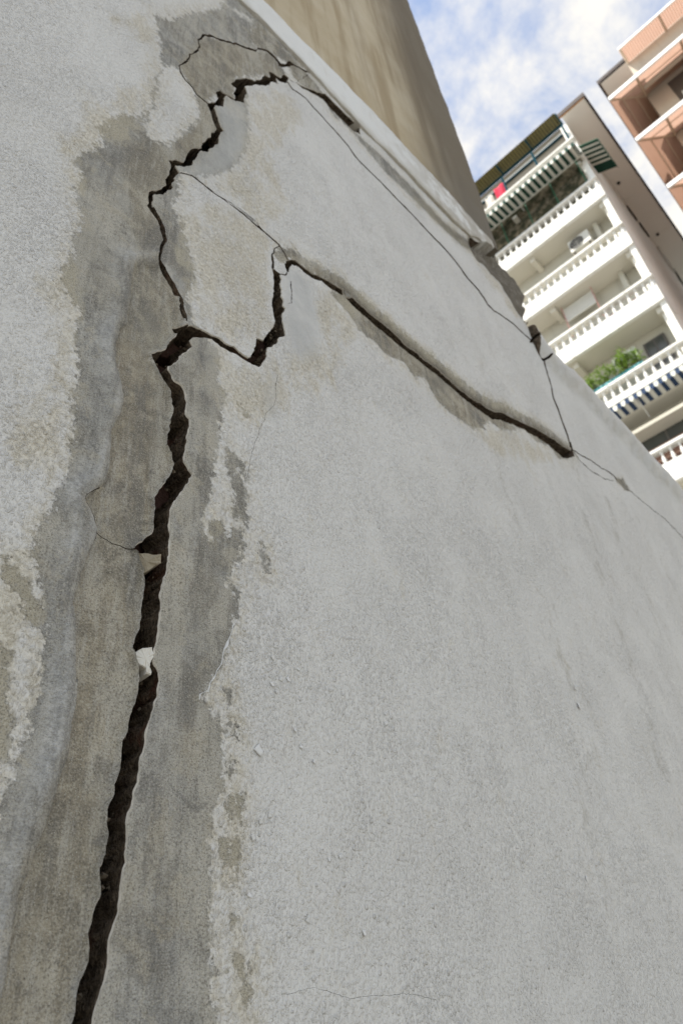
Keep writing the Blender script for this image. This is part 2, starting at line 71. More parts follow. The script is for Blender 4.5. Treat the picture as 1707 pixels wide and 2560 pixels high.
BARE={'blot':[(0.2102,1.498),(0.2248,1.4925),(0.2374,1.4812),(0.2496,1.4649),(0.2583,1.4543),(0.2566,1.4424),(0.243,1.4427),(0.2353,1.4653),(0.2227,1.4771),(0.2098,1.4818)],'blot2':[(0.2248,1.4118),(0.2319,1.4164),(0.2335,1.3962),(0.2346,1.3732),(0.243,1.3527),(0.2468,1.3218),(0.2366,1.32),(0.2242,1.3706)],'dark1':[(0.4615,1.7926),(0.4694,1.7958),(0.4802,1.7878),(0.4937,1.7785),(0.5024,1.7636),(0.5017,1.7495),(0.4936,1.7534),(0.4856,1.7656),(0.4803,1.7544),(0.4909,1.7411),(0.4988,1.7318),(0.5019,1.7227),(0.496,1.7067),(0.4998,1.6957),(0.5036,1.6823),(0.5009,1.6685),(0.4957,1.6711),(0.4933,1.69),(0.4881,1.6965),(0.483,1.6776),(0.4754,1.684),(0.4804,1.7042),(0.4752,1.7223),(0.4673,1.7447),(0.4671,1.7636),(0.4643,1.7787)],'dark2':[(0.436,1.6508),(0.4441,1.6593),(0.456,1.6613),(0.4634,1.6539),(0.466,1.6408),(0.4472,1.6279),(0.4399,1.6408)],'dark3':[(0.4828,1.8888),(0.4914,1.8914),(0.5088,1.8804),(0.5,1.8716),(0.4885,1.8831)],'dark4':[(0.4691,1.5723),(0.4879,1.575),(0.4891,1.5646),(0.4832,1.5582)],'flake1':[(0.5215,1.658),(0.5268,1.6603),(0.5313,1.6355),(0.5334,1.6173),(0.5281,1.6152),(0.5222,1.6341)],'s1':[(0.4673,1.4368),(0.4747,1.4366),(0.4797,1.4275),(0.4723,1.4247)],'s2':[(0.4632,1.3901),(0.4774,1.4048),(0.4847,1.3984),(0.4823,1.3863),(0.475,1.3945),(0.468,1.3882)],'s3':[(0.4706,1.3605),(0.48,1.3612),(0.4812,1.3522),(0.4754,1.3422),(0.4719,1.3525)],'s4':[(0.4801,1.3288),(0.494,1.3326),(0.4927,1.313),(0.4869,1.3004),(0.4847,1.3154)],'s4b':[(0.4721,1.3276),(0.4778,1.3267),(0.4768,1.3042),(0.4745,1.3107)],'s5':[(0.465,1.2847),(0.4704,1.2852),(0.4739,1.2648),(0.4675,1.2611),(0.4599,1.2746)],'s6':[(0.4802,1.2879),(0.4847,1.2884),(0.4869,1.2691),(0.4825,1.2608),(0.4781,1.2715)],'s7':[(0.4764,1.2166),(0.4826,1.2183),(0.4806,1.2081),(0.4764,1.208)],'s8':[(0.4726,1.1829),(0.4786,1.1843),(0.4787,1.1748),(0.4737,1.1748)],'s9':[(0.4847,1.1844),(0.4909,1.1858),(0.4908,1.1721),(0.4857,1.1721)],'s10':[(0.4971,1.1831),(0.5055,1.186),(0.5074,1.1749),(0.499,1.1735)],'s11':[(0.4948,1.168),(0.502,1.1667),(0.5008,1.1533),(0.4957,1.1469)],'underD':[(0.7311,2.3765),(0.7842,2.3619),(0.8072,2.3258),(0.8603,2.3288),(0.8921,2.3139),(0.9586,2.3393),(0.9847,2.3131),(1.0359,2.3449),(1.0507,2.3146),(1.0669,2.2907),(1.1219,2.2822),(1.2096,2.2926),(1.2578,2.3226),(1.3038,2.3781),(1.3442,2.3763),(1.4066,2.4096),(1.5005,2.4735),(1.5657,2.4603),(1.6497,2.4982),(1.6839,2.4639),(1.7717,2.5137),(1.811,2.5614),(1.5733,2.5127),(1.3411,2.4241),(1.1008,2.4187),(0.9122,2.423),(0.7645,2.4282)],'stripb':[(0.5307,3.3712),(0.5572,3.4666),(0.686,3.4718),(0.722,3.4612),(0.7957,3.4396),(0.8115,3.404),(0.725,3.334),(0.6836,3.334),(0.6635,3.3897),(0.587,3.3286),(0.5505,3.2766),(0.5375,3.2922)],'broken':[(1.5361,3.4555),(1.625,3.4956),(1.7371,3.531),(1.9141,3.743),(2.0387,3.7358),(2.0928,3.6154),(1.976,3.3353),(1.8587,3.2056),(1.8294,3.1856),(1.7989,3.2211),(1.7662,3.2637),(1.7278,3.2924),(1.7146,3.3352),(1.6658,3.3352),(1.6229,3.3492),(1.5712,3.3351),(1.5435,3.3629)],'stripc':[(0.8115,3.404),(0.8529,3.3691),(0.9668,3.38),(1.0947,3.3971),(1.2402,3.3995),(1.3779,3.3743),(1.5229,3.4234),(1.573,3.3858),(1.4816,3.3292),(1.3609,3.3117),(1.1995,3.3125),(1.057,3.2971),(0.904,3.3577),(0.8425,3.334)],'topfrag':[(0.3294,2.7813),(0.3827,3.0499),(0.4242,3.1021),(0.4806,3.1759),(0.5474,3.2563),(0.587,3.3286),(0.6346,3.3307),(0.6581,3.2907),(0.5955,3.18),(0.5738,3.1569),(0.4809,2.978),(0.4788,2.8638),(0.4297,2.8268),(0.4036,2.731),(0.3641,2.7418)]}
BROWN={'b1':[(0.3325,2.3986),(0.3147,2.4233),(0.2849,2.4036),(0.2622,2.356),(0.2587,2.2765),(0.259,2.2209),(0.2776,2.1986),(0.282,2.1271),(0.3037,2.0939),(0.3331,2.0961),(0.3367,2.1611),(0.3095,2.218),(0.3057,2.2641),(0.3349,2.3144)],'b1b':[(0.3325,2.3986),(0.3432,2.4912),(0.3676,2.5558),(0.3898,2.6389),(0.375,2.7241),(0.3343,2.7712),(0.3817,2.7491),(0.4023,2.7253),(0.4395,2.6594),(0.3912,2.5052),(0.3664,2.4381)],'b2':[(0.3337,2.0936),(0.2933,2.0519),(0.2927,2.0159),(0.2958,1.9747),(0.2951,1.9322),(0.2958,1.9166),(0.2859,1.9004),(0.2845,1.871),(0.2854,1.8468),(0.2887,1.8253),(0.2999,1.7982),(0.3045,1.7719),(0.303,1.7534),(0.2976,1.7392),(0.2957,1.7191),(0.2982,1.6902),(0.2983,1.6611),(0.2972,1.6436),(0.2934,1.636),(0.2828,1.6215),(0.2756,1.6073),(0.2794,1.6019),(0.2865,1.5933),(0.295,1.5744),(0.2935,1.563),(0.2898,1.5468),(0.2863,1.5297),(0.2832,1.5116),(0.2828,1.4952),(0.2808,1.4814),(0.2861,1.4635),(0.2947,1.4128),(0.297,1.3883),(0.2967,1.3643),(0.2979,1.405),(0.2975,1.3706),(0.2977,1.3353),(0.2922,1.3071),(0.2907,1.2868),(0.2838,1.264),(0.2792,1.2402),(0.2746,1.2262),(0.2746,1.1898),(0.2749,1.1678),(0.2742,1.152),(0.2743,1.1269),(0.3002,0.7424000000000001),(0.3302,0.9424000000000001),(0.3302,1.1424),(0.3307,1.1485),(0.3307,1.1584),(0.3319,1.1652),(0.336,1.1733),(0.3393,1.1827),(0.3381,1.1911),(0.3361,1.2008),(0.3382,1.2083),(0.3402,1.2173),(0.3435,1.2292),(0.3419,1.2357),(0.3401,1.2436),(0.3409,1.2505),(0.3446,1.2605),(0.3431,1.266),(0.3438,1.2746),(0.3418,1.2846),(0.3412,1.2963),(0.3452,1.3075),(0.3448,1.3183),(0.3497,1.3318),(0.3492,1.3447),(0.3487,1.3579),(0.3534,1.3674),(0.3541,1.3797),(0.3567,1.3928),(0.3593,1.4061),(0.3619,1.4218),(0.3603,1.4294),(0.3577,1.4386),(0.3533,1.4474),(0.3504,1.4533),(0.3524,1.466),(0.3556,1.4793),(0.3561,1.4939),(0.3566,1.5088),(0.3565,1.5315),(0.354,1.5481),(0.3481,1.5597),(0.3463,1.569),(0.3404,1.5705),(0.3435,1.578),(0.3541,1.591),(0.3614,1.6006),(0.3618,1.616),(0.3608,1.6332),(0.3602,1.6535),(0.3645,1.6673),(0.3741,1.6843),(0.3808,1.7001),(0.3821,1.7158),(0.3777,1.7312),(0.3702,1.7398),(0.3712,1.7588),(0.373,1.7844),(0.3774,1.8096),(0.374,1.815),(0.3706,1.83),(0.3608,1.8497),(0.3501,1.863),(0.3433,1.8732),(0.3348,1.8884),(0.3496,1.9029),(0.3562,1.9145),(0.3636,1.9367),(0.3727,1.9574),(0.3863,2.0108),(0.361,2.0661),(0.3337,2.102)],'b3':[(0.3294,2.7813),(0.3827,3.0499),(0.4242,3.1021),(0.4806,3.1759),(0.5474,3.2563),(0.587,3.3286),(0.6346,3.3307),(0.6581,3.2907),(0.5955,3.18),(0.5738,3.1569),(0.4809,2.978),(0.4788,2.8638),(0.4297,2.8268),(0.4036,2.731),(0.3641,2.7418)],'hole':[(2.1449,2.6322),(2.1999,2.6686),(2.2434,2.6758),(2.2654,2.6608),(2.2494,2.635),(2.196,2.6132),(2.1631,2.6132)],'bk':[(1.5361,3.4555),(1.625,3.4956),(1.7371,3.531),(1.9141,3.743),(2.0387,3.7358),(2.0928,3.6154),(1.976,3.3353),(1.8587,3.2056),(1.8294,3.1856),(1.7989,3.2211),(1.7662,3.2637),(1.7278,3.2924),(1.7146,3.3352),(1.6658,3.3352),(1.6229,3.3492),(1.5712,3.3351),(1.5435,3.3629)],'bd':[(0.7311,2.3765),(0.7842,2.3619),(0.8072,2.3258),(0.8603,2.3288),(0.8921,2.3139),(0.9586,2.3393),(0.9847,2.3131),(1.0359,2.3449),(1.0507,2.3146),(1.0669,2.2907),(1.1219,2.2822),(1.2096,2.2926),(1.2578,2.3226),(1.3038,2.3781),(1.3442,2.3763),(1.4066,2.4096),(1.5005,2.4735),(1.5657,2.4603),(1.6497,2.4982),(1.6839,2.4639),(1.7717,2.5137),(1.811,2.5614),(1.5733,2.5127),(1.3411,2.4241),(1.1008,2.4187),(0.9122,2.423),(0.7645,2.4282)],'sb':[(0.5307,3.3712),(0.5572,3.4666),(0.686,3.4718),(0.722,3.4612),(0.7957,3.4396),(0.8115,3.404),(0.725,3.334),(0.6836,3.334),(0.6635,3.3897),(0.587,3.3286),(0.5505,3.2766),(0.5375,3.2922)]}
GREY={'g1':[(0.4194,2.738),(0.4406,2.8071),(0.4766,2.8505),(0.4988,2.8685),(0.5091,2.7597),(0.4956,2.6403),(0.4585,2.5181),(0.3923,2.4224),(0.3507,2.3853),(0.342,2.3952),(0.3746,2.4377),(0.4063,2.5257),(0.4411,2.6552)],'g2':[(0.5875,2.3121),(0.6158,2.3595),(0.6735,2.354),(0.6718,2.2836),(0.6872,2.2269),(0.672,2.1488),(0.6137,2.0758),(0.5953,2.1302),(0.5943,2.2155)],'g3':[(0.5659,2.0155),(0.5652,1.9611),(0.5557,1.9239),(0.5612,1.9041),(0.5426,1.9087),(0.5378,1.9562),(0.5556,2.0081)]}
YEL={'y1':[(0.3633,2.2773),(0.456,2.4162),(0.5877,2.4035),(0.567,2.3313),(0.5638,2.1459),(0.5168,2.0289),(0.4345,2.0113),(0.3915,2.0188),(0.3657,2.13)],'y2':[(0.6763,2.3874),(0.826,2.4193),(0.784,2.2825),(0.7097,2.0936),(0.626,1.9971),(0.5232,1.8785),(0.4657,1.8573),(0.4473,1.9579),(0.5259,2.0027),(0.5979,2.1117),(0.6805,2.199)],'y3':[(0.1714,1.8925),(0.203,1.9981),(0.2347,1.8907),(0.2404,1.7895),(0.2514,1.6918),(0.2452,1.6056),(0.2182,1.6),(0.1823,1.6142),(0.1696,1.678),(0.2058,1.7119),(0.2056,1.7855),(0.1842,1.8372)],'y4':[(0.1551,2.7079),(0.2602,2.907),(0.2906,2.7533),(0.2532,2.7292),(0.2025,2.7213)],'y5':[(0.5015,2.943),(0.6012,3.122),(0.6871,3.2063),(0.7074,3.0959),(0.5878,2.7716),(0.6228,2.5573),(0.5545,2.4247),(0.4095,2.4277),(0.466,2.5336),(0.5113,2.7629)],'y6':[(0.1915,2.2346),(0.2169,2.3033),(0.2573,2.3754),(0.2868,2.5328),(0.2785,2.6343),(0.214,2.5015),(0.1757,2.3503),(0.1585,2.19),(0.1735,2.1238),(0.1961,2.1309)],'y7':[(0.2033,1.5087),(0.2358,1.5224),(0.2356,1.5018),(0.2508,1.4653),(0.2424,1.4296),(0.2452,1.3643),(0.2468,1.3218),(0.2306,1.319),(0.1923,1.504)],'y8':[(0.7727,2.4967),(0.8203,2.4854),(0.9217,2.4751),(1.0325,2.4744),(1.1504,2.4665),(1.2512,2.4597),(1.3434,2.4886),(1.4494,2.5363),(1.5811,2.567),(1.6119,2.5615),(1.34,2.4404),(1.0777,2.4207),(0.766,2.4403)],'y9':[(1.1381,3.2613),(1.2974,3.4146),(1.4785,3.4467),(1.5435,3.3629),(1.6658,3.3352),(1.7662,3.2637),(1.8215,3.179),(1.7417,3.1549),(1.6074,3.2258),(1.4942,3.3215),(1.2973,3.2836)],'y10':[(0.434,1.6787),(0.4779,1.7029),(0.4781,1.6606),(0.4684,1.6372),(0.4426,1.6259)],'y11':[(0.4636,1.3694),(0.4964,1.3383),(0.5051,1.2873),(0.5078,1.1946),(0.5026,1.1402),(0.4693,1.1412),(0.464,1.2219),(0.4565,1.2822)],'y12':[(1.1966,2.3099),(1.356,2.3892),(1.5547,2.4538),(1.6678,2.4488),(1.5268,2.3581),(1.3423,2.2649),(1.2564,2.2457)]}
STREAK=[[(1.2855,2.3141),(1.28,2.1757),(1.2917,2.0446),(1.3135,1.9485),(1.3373,1.9174),(1.3381,1.8398),(1.2959,1.7533),(1.3359,1.6563),(1.3512,1.5867),(1.2738,1.482),(1.2269,1.3722),(1.2226,1.313),(1.2032,1.2566),(1.2,1.2047)],[(1.819,2.5272),(1.7426,2.3083),(1.6884,2.1259),(1.6881,2.0294),(1.6871,1.9252),(1.6822,1.8103),(1.6653,1.7087),(1.6748,1.6378),(1.6585,1.5966),(1.623,1.4764),(1.5783,1.3543)],[(1.9565,2.4618),(1.9318,2.2834),(1.9637,2.1862),(2.0096,2.0467),(1.9873,1.8959)],[(2.1761,2.5192),(2.2565,2.3634),(2.2827,2.1949)]]
FRAG1=[(0.3461,1.5746),(0.3738,1.5754),(0.3755,1.5668),(0.3664,1.555),(0.3564,1.5461),(0.349,1.554),(0.3455,1.5666)]
FRAG2=[(0.3525,1.4489),(0.3583,1.454),(0.365,1.4594),(0.3748,1.4636),(0.3763,1.4507),(0.3728,1.4428),(0.3743,1.4307),(0.3694,1.4302),(0.3696,1.4377),(0.3623,1.4391),(0.3567,1.4425)]
RIDGE=[(0.4787,1.5225),(0.4678,1.4886),(0.4596,1.4656),(0.4567,1.4609),(0.4521,1.447),(0.4464,1.4393),(0.4443,1.4297),(0.4344,1.4252),(0.4331,1.418)]
FLAKES=[(0.5112,1.3818),(0.568,1.4145),(0.6199,1.3982),(0.6355,1.4033),(0.5967,1.3835),(0.5419,1.5113),(0.57,1.5173),(0.5384,1.495),(0.5603,1.4755),(0.5345,1.4631),(0.6342,1.5061),(0.5423,1.4529),(0.5144,1.305),(0.5047,1.2886),(0.5266,1.3127),(0.6539,1.2128),(0.609,1.2798),(0.7348,1.4714),(0.732,1.456),(0.6388,1.3679),(0.5752,1.396),(0.6258,1.2831),(0.5726,1.2188),(0.4972,1.2383),(0.5487,1.4702),(0.5116,1.5405),(0.5099,1.5254),(0.5774,1.493),(1.3362,1.6569),(1.3297,1.6231),(1.1485,1.4715),(1.1793,1.2985)]
DLINE=[(0.6013,2.3529),(0.6063,2.3705),(0.6174,2.3868),(0.6347,2.3989),(0.6473,2.3983),(0.662,2.3971),(0.6817,2.4005),(0.7001,2.4103),(0.7234,2.4191),(0.7469,2.4252),(0.771,2.4314),(0.7952,2.4347),(0.7656,2.4373),(0.794,2.4364),(0.8321,2.43),(0.8716,2.4266),(0.9133,2.4294),(0.9366,2.427),(0.9758,2.4208),(1.0148,2.4217),(1.0424,2.4185),(1.0896,2.4214),(1.1491,2.4182),(1.199,2.4177),(1.2518,2.4208),(1.3078,2.4276),(1.3465,2.4389),(1.3923,2.466),(1.451,2.4835),(1.5126,2.5019),(1.5696,2.5226),(1.6251,2.5355),(1.7012,2.5506),(1.7573,2.5556),(1.8092,2.5668)]
FLINE=[(0.6536,3.259),(0.6721,3.2377),(0.726,3.2682),(0.7547,3.2568),(0.808,3.2448),(0.85,3.2328),(0.8928,3.2206),(0.9154,3.1979),(0.9395,3.1889),(1.0182,3.1892),(1.1,3.1804),(1.1792,3.1772),(1.2663,3.1619),(1.3443,3.1586),(1.4017,3.1318),(1.4352,3.106),(1.4894,3.0909),(1.5235,3.0647),(1.5279,3.0524),(1.5279,3.0524),(1.562,3.0501),(1.6235,3.0708),(1.6968,3.0918),(1.7626,3.0882),(1.8087,3.0923)]
GLINE=[(0.3437,2.3947),(0.3525,2.3823),(0.3794,2.406),(0.4101,2.407),(0.4382,2.4091),(0.4669,2.4166),(0.4966,2.4188),(0.5271,2.4212),(0.5463,2.4103),(0.456,2.4162),(0.4891,2.4201),(0.5233,2.4241),(0.5424,2.4133),(0.5658,2.4068),(0.5877,2.4035)]
LEDGE=[(0.3337,2.0936),(0.2933,2.0519),(0.2927,2.0159),(0.2958,1.9747),(0.2951,1.9322),(0.2958,1.9166),(0.2859,1.9004),(0.2845,1.871),(0.2854,1.8468),(0.2887,1.8253),(0.2999,1.7982),(0.3045,1.7719),(0.303,1.7534),(0.2976,1.7392),(0.2957,1.7191),(0.2982,1.6902),(0.2983,1.6611),(0.2972,1.6436),(0.2934,1.636),(0.2828,1.6215),(0.2756,1.6073),(0.2794,1.6019),(0.2865,1.5933),(0.295,1.5744),(0.2935,1.563),(0.2898,1.5468),(0.2863,1.5297),(0.2832,1.5116),(0.2828,1.4952),(0.2808,1.4814),(0.2861,1.4635),(0.2947,1.4128),(0.297,1.3883),(0.2967,1.3643),(0.2979,1.405),(0.2975,1.3706),(0.2977,1.3353),(0.2922,1.3071),(0.2907,1.2868),(0.2838,1.264),(0.2792,1.2402),(0.2746,1.2262),(0.2746,1.1898),(0.2749,1.1678),(0.2742,1.152),(0.2743,1.1269),(0.3002,0.7424000000000001),(0.3302,0.9424000000000001),(0.3302,1.1424),(0.3307,1.1485),(0.3307,1.1584),(0.3319,1.1652),(0.336,1.1733),(0.3393,1.1827),(0.3381,1.1911),(0.3361,1.2008),(0.3382,1.2083),(0.3402,1.2173),(0.3435,1.2292),(0.3419,1.2357),(0.3401,1.2436),(0.3409,1.2505),(0.3446,1.2605),(0.3431,1.266),(0.3438,1.2746),(0.3418,1.2846),(0.3412,1.2963),(0.3452,1.3075),(0.3448,1.3183),(0.3497,1.3318),(0.3492,1.3447),(0.3487,1.3579),(0.3534,1.3674),(0.3541,1.3797),(0.3567,1.3928),(0.3593,1.4061),(0.3619,1.4218),(0.3603,1.4294),(0.3577,1.4386),(0.3533,1.4474),(0.3504,1.4533),(0.3524,1.466),(0.3556,1.4793),(0.3561,1.4939),(0.3566,1.5088),(0.3565,1.5315),(0.354,1.5481),(0.3481,1.5597),(0.3463,1.569),(0.3404,1.5705),(0.3435,1.578),(0.3541,1.591),(0.3614,1.6006),(0.3618,1.616),(0.3608,1.6332),(0.3602,1.6535),(0.3645,1.6673),(0.3741,1.6843),(0.3808,1.7001),(0.3821,1.7158),(0.3777,1.7312),(0.3702,1.7398),(0.3712,1.7588),(0.373,1.7844),(0.3774,1.8096),(0.374,1.815),(0.3706,1.83),(0.3608,1.8497),(0.3501,1.863),(0.3433,1.8732),(0.3348,1.8884),(0.3496,1.9029),(0.3562,1.9145),(0.3636,1.9367),(0.3727,1.9574),(0.3863,2.0108),(0.361,2.0661),(0.3337,2.102)]
LEDGEL=[(0.2933,2.0519),(0.2927,2.0159),(0.2958,1.9747),(0.2951,1.9322),(0.2958,1.9166),(0.2859,1.9004),(0.2845,1.871),(0.2854,1.8468),(0.2887,1.8253),(0.2999,1.7982),(0.3045,1.7719),(0.303,1.7534),(0.2976,1.7392),(0.2957,1.7191),(0.2982,1.6902),(0.2983,1.6611),(0.2972,1.6436),(0.2934,1.636),(0.2828,1.6215),(0.2756,1.6073),(0.2794,1.6019),(0.2865,1.5933),(0.295,1.5744),(0.2935,1.563),(0.2898,1.5468),(0.2863,1.5297),(0.2832,1.5116),(0.2828,1.4952),(0.2808,1.4814),(0.2861,1.4635),(0.2947,1.4128),(0.297,1.3883),(0.2967,1.3643),(0.2979,1.405),(0.2975,1.3706),(0.2977,1.3353),(0.2922,1.3071),(0.2907,1.2868),(0.2838,1.264),(0.2792,1.2402),(0.2746,1.2262)]
BDLO=[(0.6043,2.3332),(0.611,2.3394),(0.6146,2.3577),(0.6228,2.3721),(0.6365,2.3802),(0.6525,2.3774),(0.6785,2.3807),(0.7057,2.3955),(0.7369,2.3978),(0.7609,2.4087),(0.8007,2.4309),(0.7698,2.4324),(0.7821,2.4147),(0.8188,2.4048),(0.8577,2.4008),(0.8979,2.3999),(0.9286,2.3983),(0.9653,2.3953),(1.0094,2.3975),(1.0428,2.3959),(1.0895,2.3982),(1.1424,2.3959),(1.1847,2.3928),(1.2357,2.3917),(1.2908,2.3977),(1.3284,2.4016),(1.3748,2.428),(1.4328,2.4509),(1.4919,2.4678),(1.5543,2.4856),(1.5979,2.4944),(1.6406,2.4994),(1.6809,2.4961),(1.727,2.4933),(1.7944,2.5305)]
SIL=[(1.725,3.5547),(1.799,3.571),(1.9146,3.5771),(1.9519,3.4931),(1.87,3.284),(1.8598,3.2169)]
SILT=[(1.878,3.2091),(1.9162,3.1603),(1.9957,3.139),(2.0907,3.1766),(2.1891,3.1502),(2.2816,3.1351),(2.4659,3.1198),(2.6534,3.0789),(2.8525,3.061),(3.0319,3.0174)]
EPOL=[(1.8613,3.0319),(1.8494,2.9535),(1.8403,2.883),(1.8194,2.8069),(1.8231,2.7497),(1.8224,2.6856),(1.8229,2.6409),(1.8135,2.5859)]
PROBE={'upper':(1.0174,2.6993),'gslab':(0.4218,2.1896),'top':(0.4437,3.017),'left':(0.163,1.9736),'lower':(0.7016,1.5703),'low':(2.0999,2.1343),'fstrip':(1.0451,3.299)}
# ---------------------------------------------------------------- helpers
def link(o,parent=None):
    C.objects.link(o)
    if parent is not None: o.parent=parent
    return o
def tag(o,label=None,cat=None,group=None,kind=None):
    if label: o['label']=label
    if cat: o['category']=cat
    if group: o['group']=group
    if kind: o['kind']=kind
    return o
def empty(name,loc,label,cat,group=None,parent=None):
    o=bpy.data.objects.new(name,None); o.empty_display_size=.2; o.location=loc; link(o,parent)
    return tag(o,label,cat,group)
def mesh_obj(name,verts,faces,mat,parent=None,smooth=False):
    me=bpy.data.meshes.new(name); me.from_pydata([tuple(v) for v in verts],[],[tuple(f) for f in faces])
    for mm in (mat if isinstance(mat,(list,tuple)) else [mat]): me.materials.append(mm)
    if smooth: me.polygons.foreach_set('use_smooth',[True]*len(me.polygons))
    o=bpy.data.objects.new(name,me); link(o)
    if parent is not None:
        o.parent=parent; o.matrix_parent_inverse=Matrix.Translation(parent_loc(parent)).inverted()
    return o
def parent_loc(p):
    return Vector(p.location) if p.type=='EMPTY' else Vector((0,0,0))   # meshes keep world coordinates
BF=[(0,3,2,1),(4,5,6,7),(0,1,5,4),(1,2,6,5),(2,3,7,6),(3,0,4,7)]
class MB:
    def __init__(s): s.v=[]; s.f=[]; s.mi=[]
    def box(s,x0,x1,y0,y1,z0,z1,mi=0):
        n=len(s.v); s.v+=[(x0,y0,z0),(x1,y0,z0),(x1,y1,z0),(x0,y1,z0),(x0,y0,z1),(x1,y0,z1),(x1,y1,z1),(x0,y1,z1)]
        s.f+=[tuple(n+i for i in q) for q in BF]; s.mi+=[mi]*6; return s
    def quad(s,*p,mi=0):
        n=len(s.v); s.v+=list(p); s.f.append(tuple(range(n,n+len(p)))); s.mi.append(mi); return s
    def tube(s,a,b,r,seg=8,r2=None,mi=0):
        a=Vector(a); b=Vector(b); r2=r if r2 is None else r2
        q=(b-a).to_track_quat('Z','Y'); n=len(s.v)
        for p,rr in ((a,r),(b,r2)):
            for i in range(seg):
                t=2*math.pi*i/seg; s.v.append(tuple(p+q@Vector((rr*math.cos(t),rr*math.sin(t),0))))
        for i in range(seg): s.f.append((n+i,n+(i+1)%seg,n+seg+(i+1)%seg,n+seg+i)); s.mi.append(mi)
        s.f.append(tuple(n+i for i in reversed(range(seg)))); s.f.append(tuple(n+seg+i for i in range(seg))); s.mi+=[mi,mi]; return s
    def build(s,name,mat,parent=None,bevel=0,smooth=False):
        o=mesh_obj(name,s.v,s.f,mat,parent,smooth)
        if any(s.mi): o.data.polygons.foreach_set('material_index',s.mi)
        if bevel:
            b=o.modifiers.new('bevel','BEVEL'); b.width=bevel; b.segments=2; b.limit_method='ANGLE'
        return o
def material(name): 
    mm=bpy.data.materials.new(name); mm.use_nodes=True; t=NT(mm.node_tree); mm.node_tree.nodes.clear()
    b=t.n('ShaderNodeBsdfPrincipled'); o=t.n('ShaderNodeOutputMaterial',{'Surface':b.outputs[0]})
    return mm,t,b
def setp(t,b,**k):
    for n_,v in k.items():
        n_=n_.replace('_',' ')
        if hasattr(v,'links'): t.t.links.new(v,b.inputs[n_])
        else: b.inputs[n_].default_value=v if not (isinstance(v,tuple) and len(v)==3) else v+(1,)
def simple(name,col,rough=.7,var=.12,scale=3.,dirt=None,bump=0,bscale=60,spec=.3,metal=0,streak=0):
    mm,t,b=material(name); co=t.n('ShaderNodeTexCoord').outputs['Object']
    n1=t.noise(co,scale,6,.6); c0=tuple(max(0,c*(1-var)) for c in col); c1=tuple(min(1,c*(1+var)) for c in col)
    cc=t.mix(n1,c0,c1)
    if dirt:
        n2=t.noise(t.scl(co,(1,1,.25)),scale*1.7,7,.65); cc=t.mix(t.ss(n2,.5,.72,0,.75),cc,dirt)
    if streak:
        n3=t.noise(t.scl(co,(1,1,.06)),scale*3,5,.6); cc=t.mix(t.ss(n3,.5,.75,0,streak),cc,tuple(c*.45 for c in col))
    setp(t,b,Base_Color=cc,Roughness=rough,Metallic=metal); b.inputs['Specular IOR Level'].default_value=spec
    if bump: setp(t,b,Normal=t.bump(t.noise(co,bscale,4),bump,.01))
    return mm
# ---------------------------------------------------------------- 2-D tools on the wall plane (x along the wall, z up)
def pip(P,poly):
    x,y=P[:,0],P[:,1]; q=np.asarray(poly,float); ins=np.zeros(len(P),bool); n=len(q)
    mn,mx=q.min(0),q.max(0); cand=np.where((x>=mn[0])&(x<=mx[0])&(y>=mn[1])&(y<=mx[1]))[0]
    if len(cand)==0: return ins
    xx,yy=x[cand],y[cand]; r=np.zeros(len(cand),bool)
    for i in range(n):
        x1,y1=q[i]; x2,y2=q[(i+1)%n]
        if y1==y2: continue
        c_=((y1>yy)!=(y2>yy))&(xx<(x2-x1)*(yy-y1)/(y2-y1)+x1); r^=c_
    ins[cand]=r; return ins
def dseg(P,pl,closed=False,maxd=None):
    q=np.asarray(pl,float); n=len(q); d=np.full(len(P),1e9 if maxd is None else maxd)
    for i in range(n if closed else n-1):
        a=q[i]; b=q[(i+1)%n]; ab=b-a; L=(ab*ab).sum()
        if maxd is not None:
            lo=np.minimum(a,b)-maxd; hi=np.maximum(a,b)+maxd
            ix=np.where((P[:,0]>lo[0])&(P[:,0]<hi[0])&(P[:,1]>lo[1])&(P[:,1]<hi[1]))[0]
            if len(ix)==0: continue
            pp=P[ix]
        else: ix=slice(None); pp=P
        t=np.clip(((pp-a)@ab)/(L+1e-12),0,1); e=pp-a-t[:,None]*ab
        d[ix]=np.minimum(d[ix],np.sqrt((e*e).sum(1)))
    return d
def sdf(P,poly,maxd=.06):
    return np.where(pip(P,poly),1,-1)*dseg(P,poly,True,maxd)
def sstep(a,b,x):
    t=np.clip((x-a)/(b-a),0,1); return t*t*(3-2*t)
def nz(P,f,seed=0.,oct=3):
    out=np.zeros(len(P)); 
    for i,(x,z) in enumerate(P):
        out[i]=noise.fractal(Vector((x*f+seed,z*f-seed,seed)),1.,2.,oct)
    return out
YW=.6
def spacing(x,z): return (YW*YW+x*x+(z-EYE)**2)**.5/733.
def wig(p):
    s=min(.0034,spacing(*p)*1.45)
    a=noise.noise_vector(Vector((p[0]*150,p[1]*150,3.1))); b=noise.noise_vector(Vector((p[0]*45,p[1]*45,7.7)))
    return (p[0]+s*(a.x*.8+b.x*1.0),p[1]+s*(a.y*.8+b.y*1.0))
def refine(poly,k=2.2,w=True,closed=True):
    out=[]; n=len(poly)
    for i in range(n if closed else n-1):
        a=poly[i]; b=poly[(i+1)%n]; L=math.dist(a,b); st=max(.0015,spacing((a[0]+b[0])/2,(a[1]+b[1])/2)*k)
        m_=max(1,min(60,int(L/st)))
        for j in range(m_):
            t=j/m_; p=(a[0]+(b[0]-a[0])*t,a[1]+(b[1]-a[1])*t); out.append(wig(p) if w else p)
    if not closed: out.append(wig(poly[-1]) if w else poly[-1])
    return out
